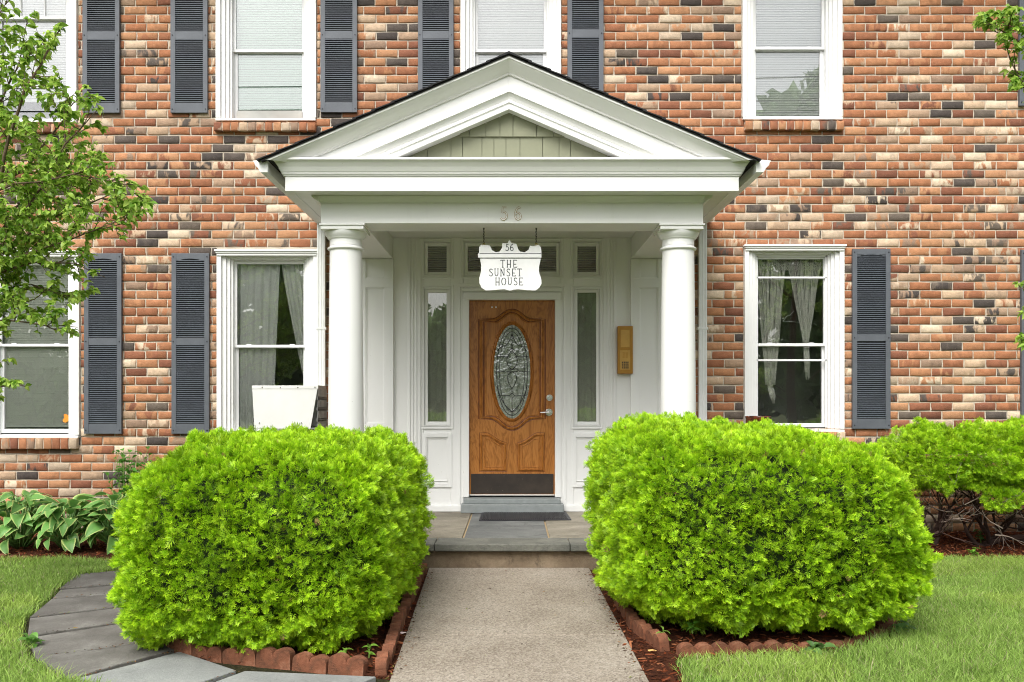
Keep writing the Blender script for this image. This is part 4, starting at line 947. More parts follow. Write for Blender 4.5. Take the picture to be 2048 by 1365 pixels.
def yew(label, c, h, n, seed, ex_=3.6, tp=.28, sh=(0, 0), size=.031, tilt=0):
    y = thing('clipped_yew', (c[0], c[1], 0), label, 'shrub', 'clipped yews before the house')
    def shape(P): 
        Q = taper(P, c, h, tp); k_ = np.where(Q[:, 0] < c[0], sh[0], sh[1]) * np.clip((Q[:, 2] - c[2] + .12) / h[2], 0, 1.2) ** 1.4; Q[:, 0] = c[0] + (Q[:, 0] - c[0]) * (1 - k_); Q[:, 2] -= tilt * (Q[:, 0] - c[0]) * np.clip((Q[:, 2] - .3), 0, 1); return Q
    P, N = superball(c, h, ex_, n); P = shape(lump(P, N, .085, seed)); yew_foliage('foliage', y, P - N * .012, N, size, seed=seed)
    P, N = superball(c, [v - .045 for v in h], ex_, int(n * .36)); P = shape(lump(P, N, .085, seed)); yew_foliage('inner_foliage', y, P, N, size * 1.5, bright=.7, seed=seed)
    # closed dark shell against see-through, the inner shade put into its colour
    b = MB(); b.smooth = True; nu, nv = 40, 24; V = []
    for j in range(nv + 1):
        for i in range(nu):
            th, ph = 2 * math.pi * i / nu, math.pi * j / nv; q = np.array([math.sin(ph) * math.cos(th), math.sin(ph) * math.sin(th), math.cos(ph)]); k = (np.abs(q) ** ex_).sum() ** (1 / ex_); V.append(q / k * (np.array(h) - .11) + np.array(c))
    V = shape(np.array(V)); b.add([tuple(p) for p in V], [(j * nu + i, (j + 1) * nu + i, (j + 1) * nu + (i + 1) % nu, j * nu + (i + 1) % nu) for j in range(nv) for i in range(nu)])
    b.build('shade_core', M['yewcore'], y)
    t = MB(); t.smooth = True; rg = random.Random(seed)
    for k in range(9):
        a = k * 2.4; r0 = .05 + .05 * rg.random(); t.tube([(c[0] + r0 * math.cos(a), c[1] + r0 * math.sin(a), -.05), (c[0] + .25 * math.cos(a), c[1] + .3 * math.sin(a), .2), (c[0] + h[0] * .7 * math.cos(a), c[1] + h[1] * .7 * math.sin(a), .45)], [.03, .022, .012], 6)
    t.build('trunk', M['barkdark'], y); return y
yew('large clipped yew left of the walkway, bulging over its scalloped brick edging', (-1.345, -3.45, .54), (.75, 1.17, .53), 62000, 5, 5.0, .03, sh=(.25, .09))
yew('largest clipped yew, right of the walkway, with dark mulch showing under its front edge', (1.43, -3.27, .585), (.885, 1.12, .53), 66000, 9, 4.8, .04, sh=(.07, .17), tilt=.10)
# hedge-like yew by the wall, bare below
yc = (4.72, -.98, .775)
y3 = thing('clipped_yew', (yc[0], yc[1], 0), 'flat topped yew against the brick wall with bare twisted branches underneath', 'shrub', 'clipped yews before the house')
P, N = superball(yc, (1.42, .60, .27), 3.4, 38000); P = lump(P, N, .11, 21); P[:, 2] += np.where(N[:, 2] < 0, (vnoise(P * np.array([2.3, 1, 1]), 4) - .5) * .30, 0); yew_foliage('foliage', y3, P, N, .034, seed=21)
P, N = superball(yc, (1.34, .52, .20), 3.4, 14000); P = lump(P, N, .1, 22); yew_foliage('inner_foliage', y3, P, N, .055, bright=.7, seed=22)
P, N = superball((4.12, -1.45, .47), (.15, .08, .07), 2.2, 420); yew_foliage('low_sprig', y3, P, N, .044, seed=23)
t = MB(); t.smooth = True; rg = random.Random(3)
def grow(p, d, r, L, depth, b, droop=.0, spread=.8, lim=None):
    pts = [Vector(p)]; dirv = Vector(d).normalized(); rs = [r]
    for k in range(4):
        dirv = (dirv + Vector((rg.uniform(-1, 1), rg.uniform(-1, 1), rg.uniform(-1, 1))) * .28 + Vector((0, 0, -droop))).normalized(); pts.append(pts[-1] + dirv * L / 4); rs.append(r * (1 - .13 * (k + 1)))
    b.tube(pts, rs, 5)
    if depth:
        for k in range(3):
            i = rg.choice([2, 3, 4]); nd = (dirv + Vector((rg.uniform(-1, 1), rg.uniform(-1, 1), rg.uniform(-.5, .8))) * spread).normalized(); grow(pts[i], nd, rs[i] * .68, L * .72, depth - 1, b, droop, spread)
for k, bx in enumerate((3.75, 4.3, 4.8, 5.35, 5.8)):
    for q in range(5): grow((bx + rg.uniform(-.06, .06), -.85 + rg.uniform(-.05, .05), -.03), (rg.uniform(-1.2, 1.2), rg.uniform(-1, .6), .75), .026, .42, 3, t)
t.build('trunk', M['barkdark'], y3)
t = MB(); t.smooth = True
for k in range(60): grow((rg.uniform(3.6, 6.0), rg.uniform(-1.45, -1.0), rg.uniform(.16, .58)), (rg.uniform(-1, 1), rg.uniform(-.7, .3), rg.uniform(-.3, .4)), .006, .22, 1, t)
t.build('dead_twigs', M['twig'], y3)
# ------------------------------------------------------------------ scalloped edging blocks
ORD = 'first second third fourth fifth sixth seventh eighth ninth tenth eleventh twelfth thirteenth fourteenth fifteenth sixteenth seventeenth eighteenth nineteenth twentieth'.split()
def block_proto(n=2, pitch=.094, hgt=.082, th=.055):
    b = MB(); pts = [(-n * pitch / 2, -.06)]
    for k in range(n):
        xc = (k - (n - 1) / 2) * pitch
        for q in range(11): a = math.pi - math.pi * q / 10; pts.append((xc + pitch / 2 * math.cos(a) * .98, hgt - .034 + .034 * math.sin(a)))
    pts.append((n * pitch / 2, -.06)); b.prism(pts[::-1], -th / 2, th / 2); o = b.build('edging_block', M['terracotta'], None, .009); fix_normals(o); return o
proto = [None]
def edging(path, place, group, hgt=.0, start=0):
    """blocks end to end along a polyline of (x, y)"""
    pts = [Vector((p[0], p[1], 0)) for p in path]; seg = [(pts[i + 1] - pts[i]).length for i in range(len(pts) - 1)]; tot = sum(seg); n = int(tot / .192)
    def at(s):
        for i, L in enumerate(seg):
            if s <= L or i == len(seg) - 1: return pts[i].lerp(pts[i + 1], min(1, s / L))
            s -= L
    for k in range(n):
        a, b = at(k * tot / n), at((k + 1) * tot / n)
        o = proto[0] if proto[0] is None else proto[0].copy()
        if o is None: o = proto[0] = block_proto()
        else: S.collection.objects.link(o)
        o.location = ((a.x + b.x) / 2 + random.uniform(-.004, .004), (a.y + b.y) / 2 + random.uniform(-.004, .004), -.012 + hgt * (1 + .25 * min(k, 4)) + random.uniform(-.022, .004)); o.rotation_euler = (random.uniform(-.14, .10), random.uniform(-.06, .06), math.atan2(b.y - a.y, b.x - a.x) + random.uniform(-.04, .04))
        w = ORD[k] if k < 20 else 'twenty ' + ORD[k % 20]
        tag(o, f'scalloped edging brick, {w} {place}', 'edging brick', group)
lc = (-.625, -4.73)
edging([(-.675, -2.12), (-.665, -3.4), lc], 'from the porch beside the walkway, left bed', 'edging bricks of the left yew bed')
edging([(-.70, -4.70), gp(640, 1334), gp(530, 1323), gp(400, 1310), gp(330, 1288), gp(280, 1243), (-2.38, -3.3), (-2.44, -2.7)], 'from the walkway corner round the flagstone side', 'edging bricks of the left yew bed')
edging([(.68, -3.2), (.70, -3.9), (.80, -4.34)], 'down the walkway side of the right bed', 'edging bricks of the right yew bed')
edging([(.84, -4.38), (1.25, -4.34), (1.75, -4.22), (2.15, -3.9), (2.42, -3.3), (2.5, -2.7)], 'from the mulch corner along the lawn side', 'edging bricks of the right yew bed', -.022)
edging([(-4.6, -1.52), (-3.4, -1.52), (-2.65, -1.70)], 'in the low row before the hostas', 'edging bricks before the hostas', -.045)
# ------------------------------------------------------------------ flagstones of the curved path
J_ = [((150, 1147), (262, 1138)), ((112, 1178), (262, 1165)), ((96, 1197), (262, 1184)), ((50, 1235), (275, 1209)), ((46, 1272), (290, 1237)), ((62, 1316), (318, 1279)), ((133, 1359), (362, 1298)), ((330, 1392), (486, 1338)), ((560, 1440), (765, 1352))]
def shrink(poly, d):
    cx = sum(p[0] for p in poly) / len(poly); cy = sum(p[1] for p in poly) / len(poly); out = []
    for x, y in poly: v = Vector((x - cx, y - cy)); k = max(0, v.length - d) / v.length; out.append((cx + v.x * k, cy + v.y * k))
    return out
fl_lab = ['small earth strewn flagstone farthest up the curved path', 'narrow dark flagstone near the top of the curved path', 'grey brown flagstone beside the yew, third down the curved path', 'flagstone fourth down the curved path, where the path is widest beside the grass', 'long dark flagstone fifth down the curved path', 'flagstone with a pale worn edge by the grass, sixth down the curved path', 'large pale grey flagstone meeting the left bed corner', 'palest wide flagstone between the front edging bricks and the walkway']
M['flagA'] = stone('flagA_bluestone', srgb(80, 76, 72), srgb(108, 105, 100), srgb(142, 140, 134), 2.8)
for i in range(8):
    (a, b_), (c, d) = J_[i], J_[i + 1]
    q = [gp(*a), gp(*b_), gp(*d), gp(*c)]
    q = [(q[0]), ((q[0][0] + q[1][0]) / 2, (q[0][1] + q[1][1]) / 2 + .004), q[1], q[2], ((q[2][0] + q[3][0]) / 2, (q[2][1] + q[3][1]) / 2 - .004), q[3]]
    q = shrink(q, .030); cx = sum(p[0] for p in q) / 6; cy = sum(p[1] for p in q) / 6
    b = MB(); b.slab([(x - cx, y - cy) for x, y in q], -.05, 0); o = b.build('flagstone', M['flagpale'] if i >= 6 else M['flagA'], None, .005); fix_normals(o)
    o.location = (cx, cy, -.004 + random.uniform(-.005, .004)); o.rotation_euler = (random.uniform(-.006, .006), random.uniform(-.006, .006), 0); tag(o, fl_lab[i], 'flagstone', 'flagstones of the curved path')
pb = [gp(*a) for a, _ in J_] + [(-.56, -4.9), (-.56, -4.6)] + [(gp(*b_)[0] + .1, gp(*b_)[1] + .1) for _, b_ in J_[:-1][::-1]]
o = MB().slab(pb, -.16, -.024).build('path', soil('path_soil', srgb(34, 30, 20), srgb(52, 52, 30), srgb(92, 82, 60), 40)); fix_normals(o); o['kind'] = 'structure'
# ------------------------------------------------------------------ grass
pathpoly = [gp(*a) for a, _ in J_[:-1]] + [(-1.0, -6.5), (-.60, -6.5), (-.60, -4.9)] + [gp(*b_) for _, b_ in J_[::-1]]
lawnL = [(-6.0, -1.62), (-3.4, -1.62), (-2.66, -1.82), gp(158, 1150), gp(110, 1178), gp(92, 1197), gp(44, 1235), gp(40, 1272), gp(56, 1316), gp(128, 1360), gp(320, 1395), (-1.0, -6.2), (-1.0, -6.8), (-6.0, -6.8)]
lawnR = [(.735, -6.8), (.745, -5.2), (.86, -4.46), (1.25, -4.38), (1.78, -4.26), (2.20, -3.92), (2.46, -3.3), (2.60, -1.66), (3.0, -1.56), (6.5, -1.5), (6.5, -6.8)]
def blades(name, poly, dens, label):
    xs_, ys_ = [p[0] for p in poly], [p[1] for p in poly]; x0, x1, y0, y1 = min(xs_), max(xs_), min(ys_), max(ys_); n = int((x1 - x0) * (y1 - y0) * dens)
    X = rng.uniform(x0, x1, n); Y = rng.uniform(y0, y1, n)
    jx, jy = X + rng.normal(0, .018, n), Y + rng.normal(0, .018, n); k = inpoly(jx, jy, poly)
    D = Y + CD; k &= (np.abs(X) < D * .62 + .5) & (D > 3.3) & (rng.random(n) < np.clip(6.0 / D, .75, 1)); X, Y = X[k], Y[k]; n = len(X)
    pz_ = np.stack([X * 3, Y * 3, 0 * X], 1); h = .038 + .034 * vnoise(pz_, 3) + rng.uniform(0, .018, n) + (rng.random(n) < .02) * .03
    a = rng.uniform(0, 2 * np.pi, n); w = rng.uniform(.0014, .0028, n); ln_ = rng.normal(0, .45, (n, 2)); wx, wy = np.cos(a) * w, np.sin(a) * w
    V = np.zeros((n, 5, 3)); z0 = GZ
    V[:, 0] = np.stack([X - wx, Y - wy, 0 * X + z0], 1); V[:, 1] = np.stack([X + wx, Y + wy, 0 * X + z0], 1)
    mx, my = X + ln_[:, 0] * h * .35, Y + ln_[:, 1] * h * .35; V[:, 2] = np.stack([mx + wx * .8, my + wy * .8, z0 + h * .6], 1); V[:, 3] = np.stack([mx - wx * .8, my - wy * .8, z0 + h * .6], 1)
    V[:, 4] = np.stack([X + ln_[:, 0] * h, Y + ln_[:, 1] * h, z0 + h * rng.uniform(.8, 1.05, n)], 1)
    o_ = (np.arange(n) * 5)[:, None]; Fc = np.concatenate([o_ + np.array([[0, 1, 2]]), o_ + np.array([[0, 2, 3]]), o_ + np.array([[3, 2, 4]])])
    g = .6 * vnoise(pz_ * 1.4 + 7, 8) + .4 * vnoise(pz_ * 5 + 3, 9); dry = rng.random(n) < .07
    c = np.array([.12, .22, .032]) + (np.array([.33, .48, .10]) - np.array([.12, .22, .032])) * np.clip(g * .5 + rng.uniform(0, .6, n), 0, 1)[:, None]; big = vnoise(pz_ * .5 + 5, 12)[:, None]; c = c * (.98 + .32 * big) * np.array([1, 1, 1.]) + (big > .62) * np.array([.03, .01, 0]); c[dry] = np.array([.42, .38, .22]) * rng.uniform(.6, 1.1, (dry.sum(), 1))
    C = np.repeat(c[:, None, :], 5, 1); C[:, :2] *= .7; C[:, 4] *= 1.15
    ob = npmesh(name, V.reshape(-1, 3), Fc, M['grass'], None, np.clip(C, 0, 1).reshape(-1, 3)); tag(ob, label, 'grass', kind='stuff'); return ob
blades('grass', lawnL, 11000, 'mown green grass left of the flagstone path'); blades('grass', lawnR, 11000, 'mown green grass right of the walkway')
# ------------------------------------------------------------------ bark chips
def chips(polys, n, label, z=-.012):
    V = []; C = []; Fc = []
    for poly, m in zip(polys, n):
        xs_, ys_ = [p[0] for p in poly], [p[1] for p in poly]; X = rng.uniform(min(xs_), max(xs_), m); Y = rng.uniform(min(ys_), max(ys_), m); k = inpoly(X, Y, poly)
        for x, y in zip(X[k], Y[k]):
            a = rng.uniform(0, 6.28); L = rng.uniform(.008, .026); w = rng.uniform(.002, .006); t = rng.normal(0, .25); zz = z + rng.uniform(0, .012); ca, sa = math.cos(a), math.sin(a); o_ = len(V)
            for u, v, q in ((-1, -1, 0), (1, -1, 0), (1, 1, .003), (-1, 1, .003), (0, 0, .006)): V.append((x + ca * u * L - sa * v * w, y + sa * u * L + ca * v * w, zz + q + u * t * L))
            Fc += [(o_, o_ + 1, o_ + 4), (o_ + 1, o_ + 2, o_ + 4), (o_ + 2, o_ + 3, o_ + 4), (o_ + 3, o_, o_ + 4)]
            c = srgbn([[86, 44, 26], [120, 66, 42], [60, 32, 20], [150, 96, 66], [104, 52, 30]][rng.integers(5)]) * rng.uniform(.7, 1.2); C += [c] * 5
    return tag(npmesh('bark_mulch', V, Fc, M['chip'], None, np.array(C)), label, 'mulch', kind='stuff')
chips([bedL, bedR[:11] + [(.62, -2.05)]], [5200, 7000], 'red brown bark mulch under the two front yews')
chips([[(2.55, -1.62), (7, -1.5), (7, -.05), (1.9, -.05), (1.9, -1.2)]], [7500], 'red brown bark mulch under the yew by the wall')
chips([[(-7, -1.5), (-3.4, -1.48), (-2.4, -1.6), (-1.8, -.2), (-7, -.1)]], [3500], 'dark bark mulch under the hostas')
# ------------------------------------------------------------------ leafy plants
def leaf_grid(L, w, nx=6, ny=4, fold=.25, curl=.5, wavy=.0, ph=0):
    """leaf blade along +x: vertices, faces, edge weight"""
    V = []; E = []
    for i in range(nx + 1):
        t = i / nx; ww = w * (math.sin(math.pi * min(1, t * .93 + .07) ** .8) ** .75) * (1 if t < .97 else .1); z = -curl * L * t * t + .12 * L * math.sin(math.pi * t)
        for j in range(ny + 1):
            u = j / ny * 2 - 1; V.append((L * t, ww * u, z + fold * abs(u) * ww + wavy * math.sin(7 * t + ph + u) * abs(u))); E.append(abs(u))
    Fc = [(i * (ny + 1) + j, (i + 1) * (ny + 1) + j, (i + 1) * (ny + 1) + j + 1, i * (ny + 1) + j + 1) for i in range(nx) for j in range(ny)]
    return np.array(V), np.array(Fc), np.array(E)
def rotm(az, el, roll=0): return np.array(Matrix.Rotation(az, 3, 'Z') @ Matrix.Rotation(-el, 3, 'Y') @ Matrix.Rotation(roll, 3, 'X'))
def hosta(x, y, r, h, n, label, seed):
    rg = random.Random(seed); hst = thing('hosta', (x, y, -.02), label, 'plant', 'variegated hostas below the left window'); V = []; Fc = []; C = []; o_ = 0; st = MB(); st.smooth = True
    for k in range(n):
        t = k / n; az = k * 2.399 + rg.uniform(-.3, .3); rr = r * (.25 + .75 * math.sqrt(t)) * rg.uniform(.8, 1.1); zz = h * (1.02 - .80 * t ** 1.2) * rg.uniform(.85, 1.1)
        L = rg.uniform(.11, .185); A_, Fa, E = leaf_grid(L, L * .36, 7, 6, .22, rg.uniform(.35, .8), .007, rg.uniform(0, 6))
        bx, by = x + math.cos(az) * rr * .55, y + math.sin(az) * rr * .55
        P = A_ @ rotm(az, rg.uniform(.1, .9) - .5 * t, rg.uniform(-.7, .7)).T + np.array([bx, by, zz]); V.append(P); Fc.append(Fa + o_); o_ += len(P)
        g = srgbn([104, 150, 76]) * rg.uniform(.65, 1.4); e = srgbn([216, 228, 140]) * rg.uniform(.6, 1.0); f = np.clip((E - .70) / .25, 0, 1)[:, None]; C.append(g * (1 - f) + e * f)
        st.tube([(x + math.cos(az) * .03, y + math.sin(az) * .03, -.02), (x + math.cos(az) * rr * .3, y + math.sin(az) * rr * .3, zz * .6), (bx, by, zz)], .006, 5)
    lo_ = npmesh('leaves', np.vstack(V), np.vstack(Fc), M['hosta'], hst, np.clip(np.vstack(C), 0, 1), True); st.build('stems', plain('hosta_stem', srgb(120, 160, 90), .5), hst); return hst
hosta(-4.36, -1.02, .42, .42, 80, 'cream edged hosta at the frame edge, beneath the brick window sill', 1); hosta(-3.92, -1.08, .40, .38, 80, 'cream edged hosta between the sill hosta and the middle clump', 2)
hosta(-3.50, -1.05, .40, .40, 80, 'cream edged hosta in the middle of the row, below the left shutter', 3); hosta(-3.12, -1.12, .38, .38, 76, 'cream edged hosta fourth from the left edge, before the leafy vine', 4)
hosta(-2.78, -1.2, .36, .36, 70, 'cream edged hosta tucked behind the left yew', 5); hosta(-4.85, -1.05, .42, .4, 30, 'cream edged hosta at the far end of the row, cut by the frame', 6)
def pear_leaf(): return leaf_grid(1, .30, 4, 2, .35, .28)
PLV, PLF, _ = pear_leaf()
def leaves_mesh(name, parent, pos, dirs, sizes, cols, mat='leaf'):
    n = len(pos); V = []; 
    for p, d, s_ in zip(pos, dirs, sizes): V.append(PLV * s_ @ rotm(*d).T + p)
    Fc = (PLF[None] + (np.arange(n) * len(PLV))[:, None, None]).reshape(-1, 4); C = np.repeat(np.asarray(cols), len(PLV), 0)
    return npmesh(name, np.vstack(V), Fc, M[mat], parent, np.clip(C, 0, 1), True)
def weed(name, x, y, z, h, n, size, label, cat, seed, col=(120, 170, 60), lean=(0, 0), group=None, sp=.08):
    rg = random.Random(seed); w_ = thing(name, (x, y, z), label, cat, group); st = MB(); pos, dirs, sz, cl = [], [], [], []
    for s_ in range(max(1, n // 7)):
        a = rg.uniform(0, 6.28); tx_, ty_ = math.cos(a) * sp * rg.random() + lean[0], math.sin(a) * sp * rg.random() * .5 + lean[1]; hh_ = h * rg.uniform(.6, 1); st.tube([(x, y, z), (x + tx_ * .5, y + ty_ * .5, z + hh_ * .55), (x + tx_, y + ty_, z + hh_)], [.004, .003, .002], 5)
        for k in range(7):
            t = .3 + .7 * k / 6; pos.append((x + tx_ * t, y + ty_ * t, z + hh_ * t)); dirs.append((k * 2.4 + rg.random(), rg.uniform(-.2, .7), rg.uniform(-.5, .5))); sz.append(size * rg.uniform(.7, 1.2)); cl.append(srgbn(col) * rg.uniform(.6, 1.2))
    leaves_mesh('leaves', w_, np.array(pos), dirs, sz, cl); st.build('stem', plain('green_stem', srgb(110, 140, 60), .6), w_); return w_
weed('climbing_plant', -3.72, -.36, -.02, .84, 230, .075, 'leafy green plant climbing the brick wall behind the left yew', 'plant', 4, (92, 150, 58), (.04, .1), sp=.32)
weed('seedling', *gp(690, 1322), -.01, .10, 7, .045, 'pale seedling in the front corner of the left yew bed', 'weed', 7, (170, 214, 90), sp=.03)
weed('seedling', *gp(738, 1312), -.01, .07, 7, .04, 'small seedling beside the walkway corner of the left bed', 'weed', 8, (150, 200, 80), sp=.03)
weed('seedling', *gp(1330, 1288), -.01, .09, 7, .05, 'pale leaved seedling among the corner edging of the right bed', 'weed', 9, (170, 210, 100), sp=.03)
weed('seedling', *gp(1385, 1282), .04, .07, 14, .045, 'bushy seedling behind the edging of the right yew bed', 'weed', 10, (130, 190, 70), sp=.05)
weed('seedling', *gp(330, 1258), -.01, .07, 7, .05, 'lone seedling on the flagstones under the left yew', 'weed', 11, (150, 200, 80), sp=.03)
weed('seedling', *gp(1948, 1112), -.01, .09, 14, .045, 'light green seedling at the lawn edge before the wall yew', 'weed', 12, (150, 205, 80), sp=.05)
weed('seedling', *gp(1962, 1085), -.01, .12, 14, .06, 'dark seedling in the mulch under the wall yew', 'weed', 13, (80, 120, 60), sp=.05)
weed('broadleaf_weed', *gp(1790, 1265), -.02, .07, 21, .06, 'broad leaved weed clump at the right end of the yew bed', 'weed', 14, (110, 150, 84), sp=.12)
weed('broadleaf_weed', *gp(1625, 1300), -.02, .06, 14, .06, 'low weed clump in the grass before the right yew', 'weed', 15, (110, 150, 84), sp=.1)
weed('broadleaf_weed', *gp(62, 1290), -.02, .07, 14, .06, 'low weed in the grass beside the flagstone path', 'weed', 16, (120, 170, 80), sp=.1)
litter('dry_leaf', *gp(1305, 1302), 0.0, .022, srgb(200, 160, 96), 'curled tan leaf on the mulch strip by the right corner edging', 'leaf', 1)
litter('paper_scrap', *gp(806, 1267), .002, .02, srgb(230, 208, 204), 'small pale paper scrap on the walkway by the left edging', 'scrap', 2)
litter('dry_leaf', *gp(924, 1022, PORCH_Z), PORCH_Z + .002, .02, srgb(150, 96, 56), 'tiny brown leaf on the porch beside the threshold', 'leaf', 3)
# ------------------------------------------------------------------ trees
def pear_tree(name, label, base_, trunk, boughs, env, seed, filler=None):
    """boughs: polylines (x, y, z, radius) drawn from the trunk to the twig tips; twigs and leaves grow along them"""
    rg = random.Random(seed); tr = thing(name, base_, label, 'tree'); t = MB(); t.smooth = True
    t.tube([p[:3] for p in trunk], [p[3] for p in trunk], 12); t.build('trunk', M['bark'], tr)
    b = MB(); b.smooth = True; pos, dirs, sz, cl = [], [], [], []
    def leafat(p, d):
        pos.append(tuple(p)); az = math.atan2(d.y, d.x) + rg.uniform(-1.3, 1.3); dirs.append((az, rg.uniform(-.9, .5), rg.uniform(-.9, .9))); sz.append(rg.uniform(.030, .056))
        k = rg.random(); c = srgbn([112, 158, 50]) * (1 - k) + srgbn([196, 222, 104]) * k; cl.append(c * rg.uniform(.75, 1.1))
    def twig(p, d, L, r, lv):
        p = Vector(p); d = Vector(d).normalized(); pts = [p]; n = max(3, int(L / .035))
        for k in range(n):
            d = (d + Vector((rg.uniform(-1, 1), rg.uniform(-1, 1), rg.uniform(-1, 1))) * .22 + Vector((0, 0, .03))).normalized(); q = pts[-1] + d * (L / n)
            if not env(q): break
            pts.append(q)
        if len(pts) < 2: return
        b.tube(pts, [r * (1 - .6 * k / len(pts)) for k in range(len(pts))], 4)
        for k, q in enumerate(pts[1:]):
            for _ in range(2 if lv == 0 else 1): leafat(q, d)
            if lv > 0 and k % 2 == 0: twig(q, d + Vector((rg.uniform(-1, 1), rg.uniform(-1, 1), rg.uniform(-.7, 1))) * .9, L * rg.uniform(.35, .6), r * .6, lv - 1)
        for _ in range(3): leafat(pts[-1], d)
    for bo in boughs:
        P = [Vector(p[:3]) for p in bo]; Rr = [p[3] for p in bo]; fine = []; fr = []
        for i in range(len(P) - 1):
            m = max(2, int((P[i + 1] - P[i]).length / .09))
            for k in range(m): fine.append(P[i].lerp(P[i + 1], k / m) + Vector((rg.uniform(-1, 1), rg.uniform(-1, 1), rg.uniform(-1, 1))) * .008); fr.append(Rr[i] + (Rr[i + 1] - Rr[i]) * k / m)
        fine.append(P[-1]); fr.append(Rr[-1]); fr = [max(.0022, v * .45) for v in fr]; b.tube(fine, fr, 6)
        for i, q in enumerate(fine[2:], 2):
            d = (fine[i] - fine[i - 1]).normalized()
            for _ in range(2): twig(q, d * .8 + Vector((rg.uniform(-1, 1), rg.uniform(-1, 1), rg.uniform(-.8, .9))), rg.uniform(.10, .26), .0035, 1)
    b.build('branches', plain('twig_bark', srgb(96, 80, 62), .85, .3, 40, .3), tr); leaves_mesh('crown', tr, np.array(pos), dirs, sz, cl); return len(pos)
TY = -3.6
def tp(x, y, dy=0.): return (px(x, TY + dy), TY + dy, pz(y, TY + dy))
ENVL = [(-40, 400), (20, 60), (45, 110), (90, 165), (150, 160), (205, 200), (240, 200), (300, 215), (345, 225), (375, 285), (420, 305), (455, 262), (500, 225), (545, 190), (580, 215), (592, 170), (625, 120), (680, 165), (705, 110), (722, 20), (752, -20), (770, 55), (796, 40), (805, -30), (900, -60), (1000, -90)]
def envleft(q):
    s_ = F / (q.y + CD); X = 1024 + q.x * s_; Yp = 803 - (q.z - CZ) * s_; return X < np.interp(Yp, [e[0] for e in ENVL], [e[1] for e in ENVL]) and q.y < -1.5 and q.y > -5.2
def bough(pts, r0, r1): n = len(pts); return [tuple(tp(*p)) + (r0 + (r1 - r0) * i / (n - 1),) for i, p in enumerate(pts)]
bl = [bough([(-300, 620, .1), (-120, 500, 0), (0, 345, 0), (50, 180, -.1), (95, 100, -.1), (120, 60, -.15)], .035, .006),
      bough([(-300, 560, .3), (-80, 420, .2), (60, 330, .1), (110, 260, .1), (140, 215, 0)], .03, .006),
      bough([(-250, 640, 0), (-60, 520, 0), (60, 410, -.1), (130, 290, -.1), (190, 225, -.1)], .03, .005),
      bough([(-300, 700, .2), (-100, 560, .2), (40, 480, .1), (120, 430, 0), (200, 395, 0), (290, 412, -.1)], .028, .004),
      bough([(-200, 640, -.1), (-30, 540, -.1), (80, 500, -.1), (160, 470, -.15), (250, 440, -.2)], .022, .004),
      bough([(-250, 700, .1), (-40, 560, 0), (70, 525, 0), (150, 530, 0), (210, 555, 0)], .02, .004),
      bough([(-200, 720, 0), (-50, 640, 0), (30, 640, -.1), (90, 650, -.1), (155, 655, -.1)], .018, .004),
      bough([(-250, 500, 0), (-100, 330, 0), (-20, 240, 0), (20, 170, 0), (40, 120, 0)], .03, .006),
      bough([(-250, 560, -.3), (-60, 400, -.3), (30, 370, -.2), (150, 350, -.2), (250, 370, -.2)], .024, .004),
      bough([(-150, 800, 0), (-60, 780, 0), (0, 772, 0), (40, 770, 0)], .012, .003),
      bough([(-200, 520, .4), (-40, 440, .4), (60, 400, .4), (120, 370, .4), (180, 340, .4)], .022, .004),
      bough([(-200, 560, .3), (-60, 500, .2), (40, 460, .2), (70, 420, .2), (100, 350, .2)], .02, .004),
      bough([(-200, 660, .2), (-60, 600, .2), (0, 580, .1), (60, 570, .1), (120, 590, .1)], .016, .004),
      bough([(-300, 300, .2), (-160, 180, .1), (-60, 120, 0), (-20, 60, 0), (10, 10, 0)], .024, .005),
      bough([(-300, 700, -.5), (-500, 520, -.6), (-700, 400, -.6)], .03, .006), bough([(-320, 600, .5), (-480, 400, .8), (-560, 250, .9)], .03, .006), bough([(-320, 450, .3), (-360, 250, .2), (-350, 50, 0)], .03, .006)]
tb = tp(-330, 1200)
n1 = pear_tree('pear_tree', 'young leafy pear tree reaching in from the left before the shuttered windows', (tb[0], TY, 0), [(tb[0], TY, -.05, .085), (tb[0] + .03, TY, .6, .07), (tb[0] - .02, TY, 1.5, .06), (tb[0], TY, 2.4, .045), (tb[0] + .05, TY, 3.4, .02)], bl, envleft, 5)
def envright(q):
    s_ = F / (q.y + CD); X = 1024 + q.x * s_; Yp = 803 - (q.z - CZ) * s_
    return X > np.interp(Yp, [-50, 10, 28, 60, 90, 120, 190, 215, 225, 555, 565, 600, 640, 690, 700], [2060, 2045, 1962, 1958, 1975, 2010, 2030, 2046, 2075, 2075, 2032, 2034, 2050, 2038, 2080]) and q.y > -5
br = [bough([(2330, 330, .1), (2220, 210, 0), (2120, 130, 0), (2050, 90, 0), (2000, 62, 0), (1965, 40, 0)], .03, .003), bough([(2330, 300, 0), (2200, 180, 0), (2100, 110, 0), (2045, 60, 0), (1990, 50, 0)], .02, .003),
      bough([(2300, 330, 0), (2160, 240, 0), (2080, 190, 0), (2040, 160, 0), (2020, 120, 0)], .02, .003), bough([(2330, 760, 0), (2180, 660, 0), (2090, 600, 0), (2040, 575, 0)], .02, .003), bough([(2330, 800, 0), (2180, 720, 0), (2090, 690, 0), (2042, 678, 0)], .02, .003),
      bough([(2350, 500, .4), (2300, 250, .6), (2250, 50, .7)], .03, .005), bough([(2350, 500, -.4), (2480, 300, -.5), (2600, 150, -.5)], .03, .005), bough([(2350, 700, .3), (2520, 520, .4), (2700, 400, .4)], .03, .005)]
tb = tp(2360, 1200)
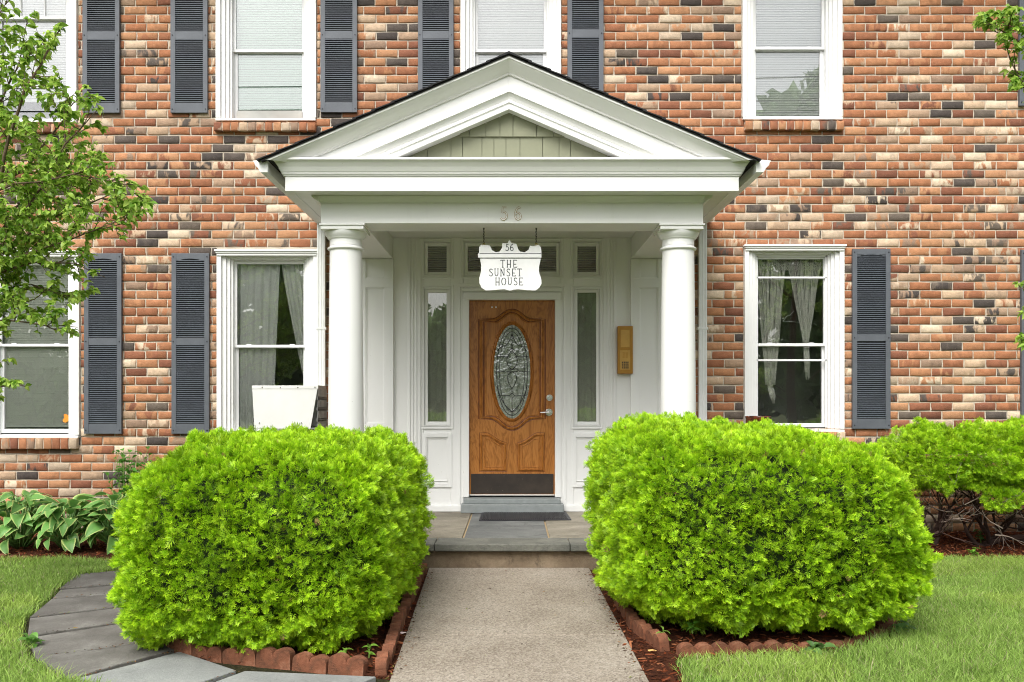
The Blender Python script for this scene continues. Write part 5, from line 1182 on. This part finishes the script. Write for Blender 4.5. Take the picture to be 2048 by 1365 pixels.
n2 = pear_tree('pear_tree', 'pear tree off to the right, only its branch tips reaching into view', (tb[0], TY, 0), [(tb[0], TY, -.05, .085), (tb[0] + .03, TY, .6, .07), (tb[0] - .02, TY, 1.5, .06), (tb[0], TY, 2.4, .045), (tb[0] + .05, TY, 3.4, .02)], br, envright, 8)
print('leaves', n1, n2)
# trees across the road, seen only as reflections in the glass
def far_trees():
    P = []; 
    for cx, cy, cz, r in ((-13, -30, 4.5, 4.5), (-7, -33, 3.5, 3.6), (-1.5, -29, 3.0, 2.6), (5, -31, 4.2, 3.8), (11, -29, 5, 4.6), (18, -31, 4, 4), (-20, -31, 4, 4.4), (14, -27, 10.5, 4.6), (-25, -27, 9, 5)):
        m = 3200; d = rng.normal(size=(m, 3)); d /= np.linalg.norm(d, axis=1)[:, None]; P.append(np.array([cx, cy, cz]) + d * (r * rng.uniform(.55, 1.05, m) ** .6)[:, None] * np.array([1, 1, .95]))
    P = np.vstack(P); n = len(P); a = rng.normal(size=(n, 3)) * .22; b = rng.normal(size=(n, 3)) * .22; V = np.stack([P - a, P + b, P + a, P - b], 1).reshape(-1, 3); Fc = np.arange(n * 4).reshape(-1, 4)
    C = np.repeat((np.array([.22, .32, .14]) * rng.uniform(.5, 1.6, (n, 1))), 4, 0); return tag(npmesh('far_trees', V, Fc, M['leaf'], None, C), 'mass of green trees across the road, mirrored in the window glass', 'trees', kind='stuff')
far_trees()
for k, zz in enumerate((11.2, 11.9, 12.4, 13.3)):
    b = MB(); b.tube([(x, -22 - k * .25, zz - .7 * (1 - (x / 40) ** 2) + .018 * x) for x in range(-40, 41, 4)], .028, 5); tag(b.build('overhead_wire', M['iron'], None), 'black overhead wire across the road, mirrored in the upper windows', 'wire', 'overhead wires across the road')
# litter: fallen bits along the walkway edges and on the flagstones
def bits(name, pts, label):
    V, Fc, C = [], [], []
    for x, y, z in pts:
        a = rng.uniform(0, 6.28); L = rng.uniform(.004, .013); w = L * rng.uniform(.25, .6); ca, sa = math.cos(a), math.sin(a); o_ = len(V)
        for u, v, q in ((-1, 0, 0), (0, -1, .002), (1, 0, 0), (0, 1, .003)): V.append((x + ca * u * L - sa * v * w, y + sa * u * L + ca * v * w, z + q))
        Fc.append((o_, o_ + 1, o_ + 2, o_ + 3)); C += [srgbn([[70, 46, 30], [150, 116, 80], [52, 36, 26], [120, 128, 60], [110, 70, 44]][rng.integers(5)])] * 4
    tag(npmesh(name, V, Fc, M['chip'], None, np.array(C)), label, 'litter', kind='stuff')
pp = []
for k in range(420):
    t = rng.random(); y = -2.1 - 4.2 * t; side = rng.random()
    if side < .4: x = -.62 + abs(rng.normal(0, .035)) + .06 * t
    elif side < .85: x = .61 - abs(rng.normal(0, .045)) + .02 * t
    else: x = rng.uniform(-.55, .58)
    pp.append((x, y, .003))
bits('path_litter', pp, 'scattered brown bits of bark and twig on the concrete walkway')
pp = []
for k in range(260):
    i = rng.integers(0, 8); (a, b_) = J_[i]; u = rng.random() ** 1.6; q0, q1 = gp(*a), gp(*b_); pp.append((q1[0] + (q0[0] - q1[0]) * u, q1[1] + (q0[1] - q1[1]) * u - abs(rng.normal(0, .03)), .004))
bits('flagstone_litter', pp, 'scattered brown bits in the joints of the flagstone path')
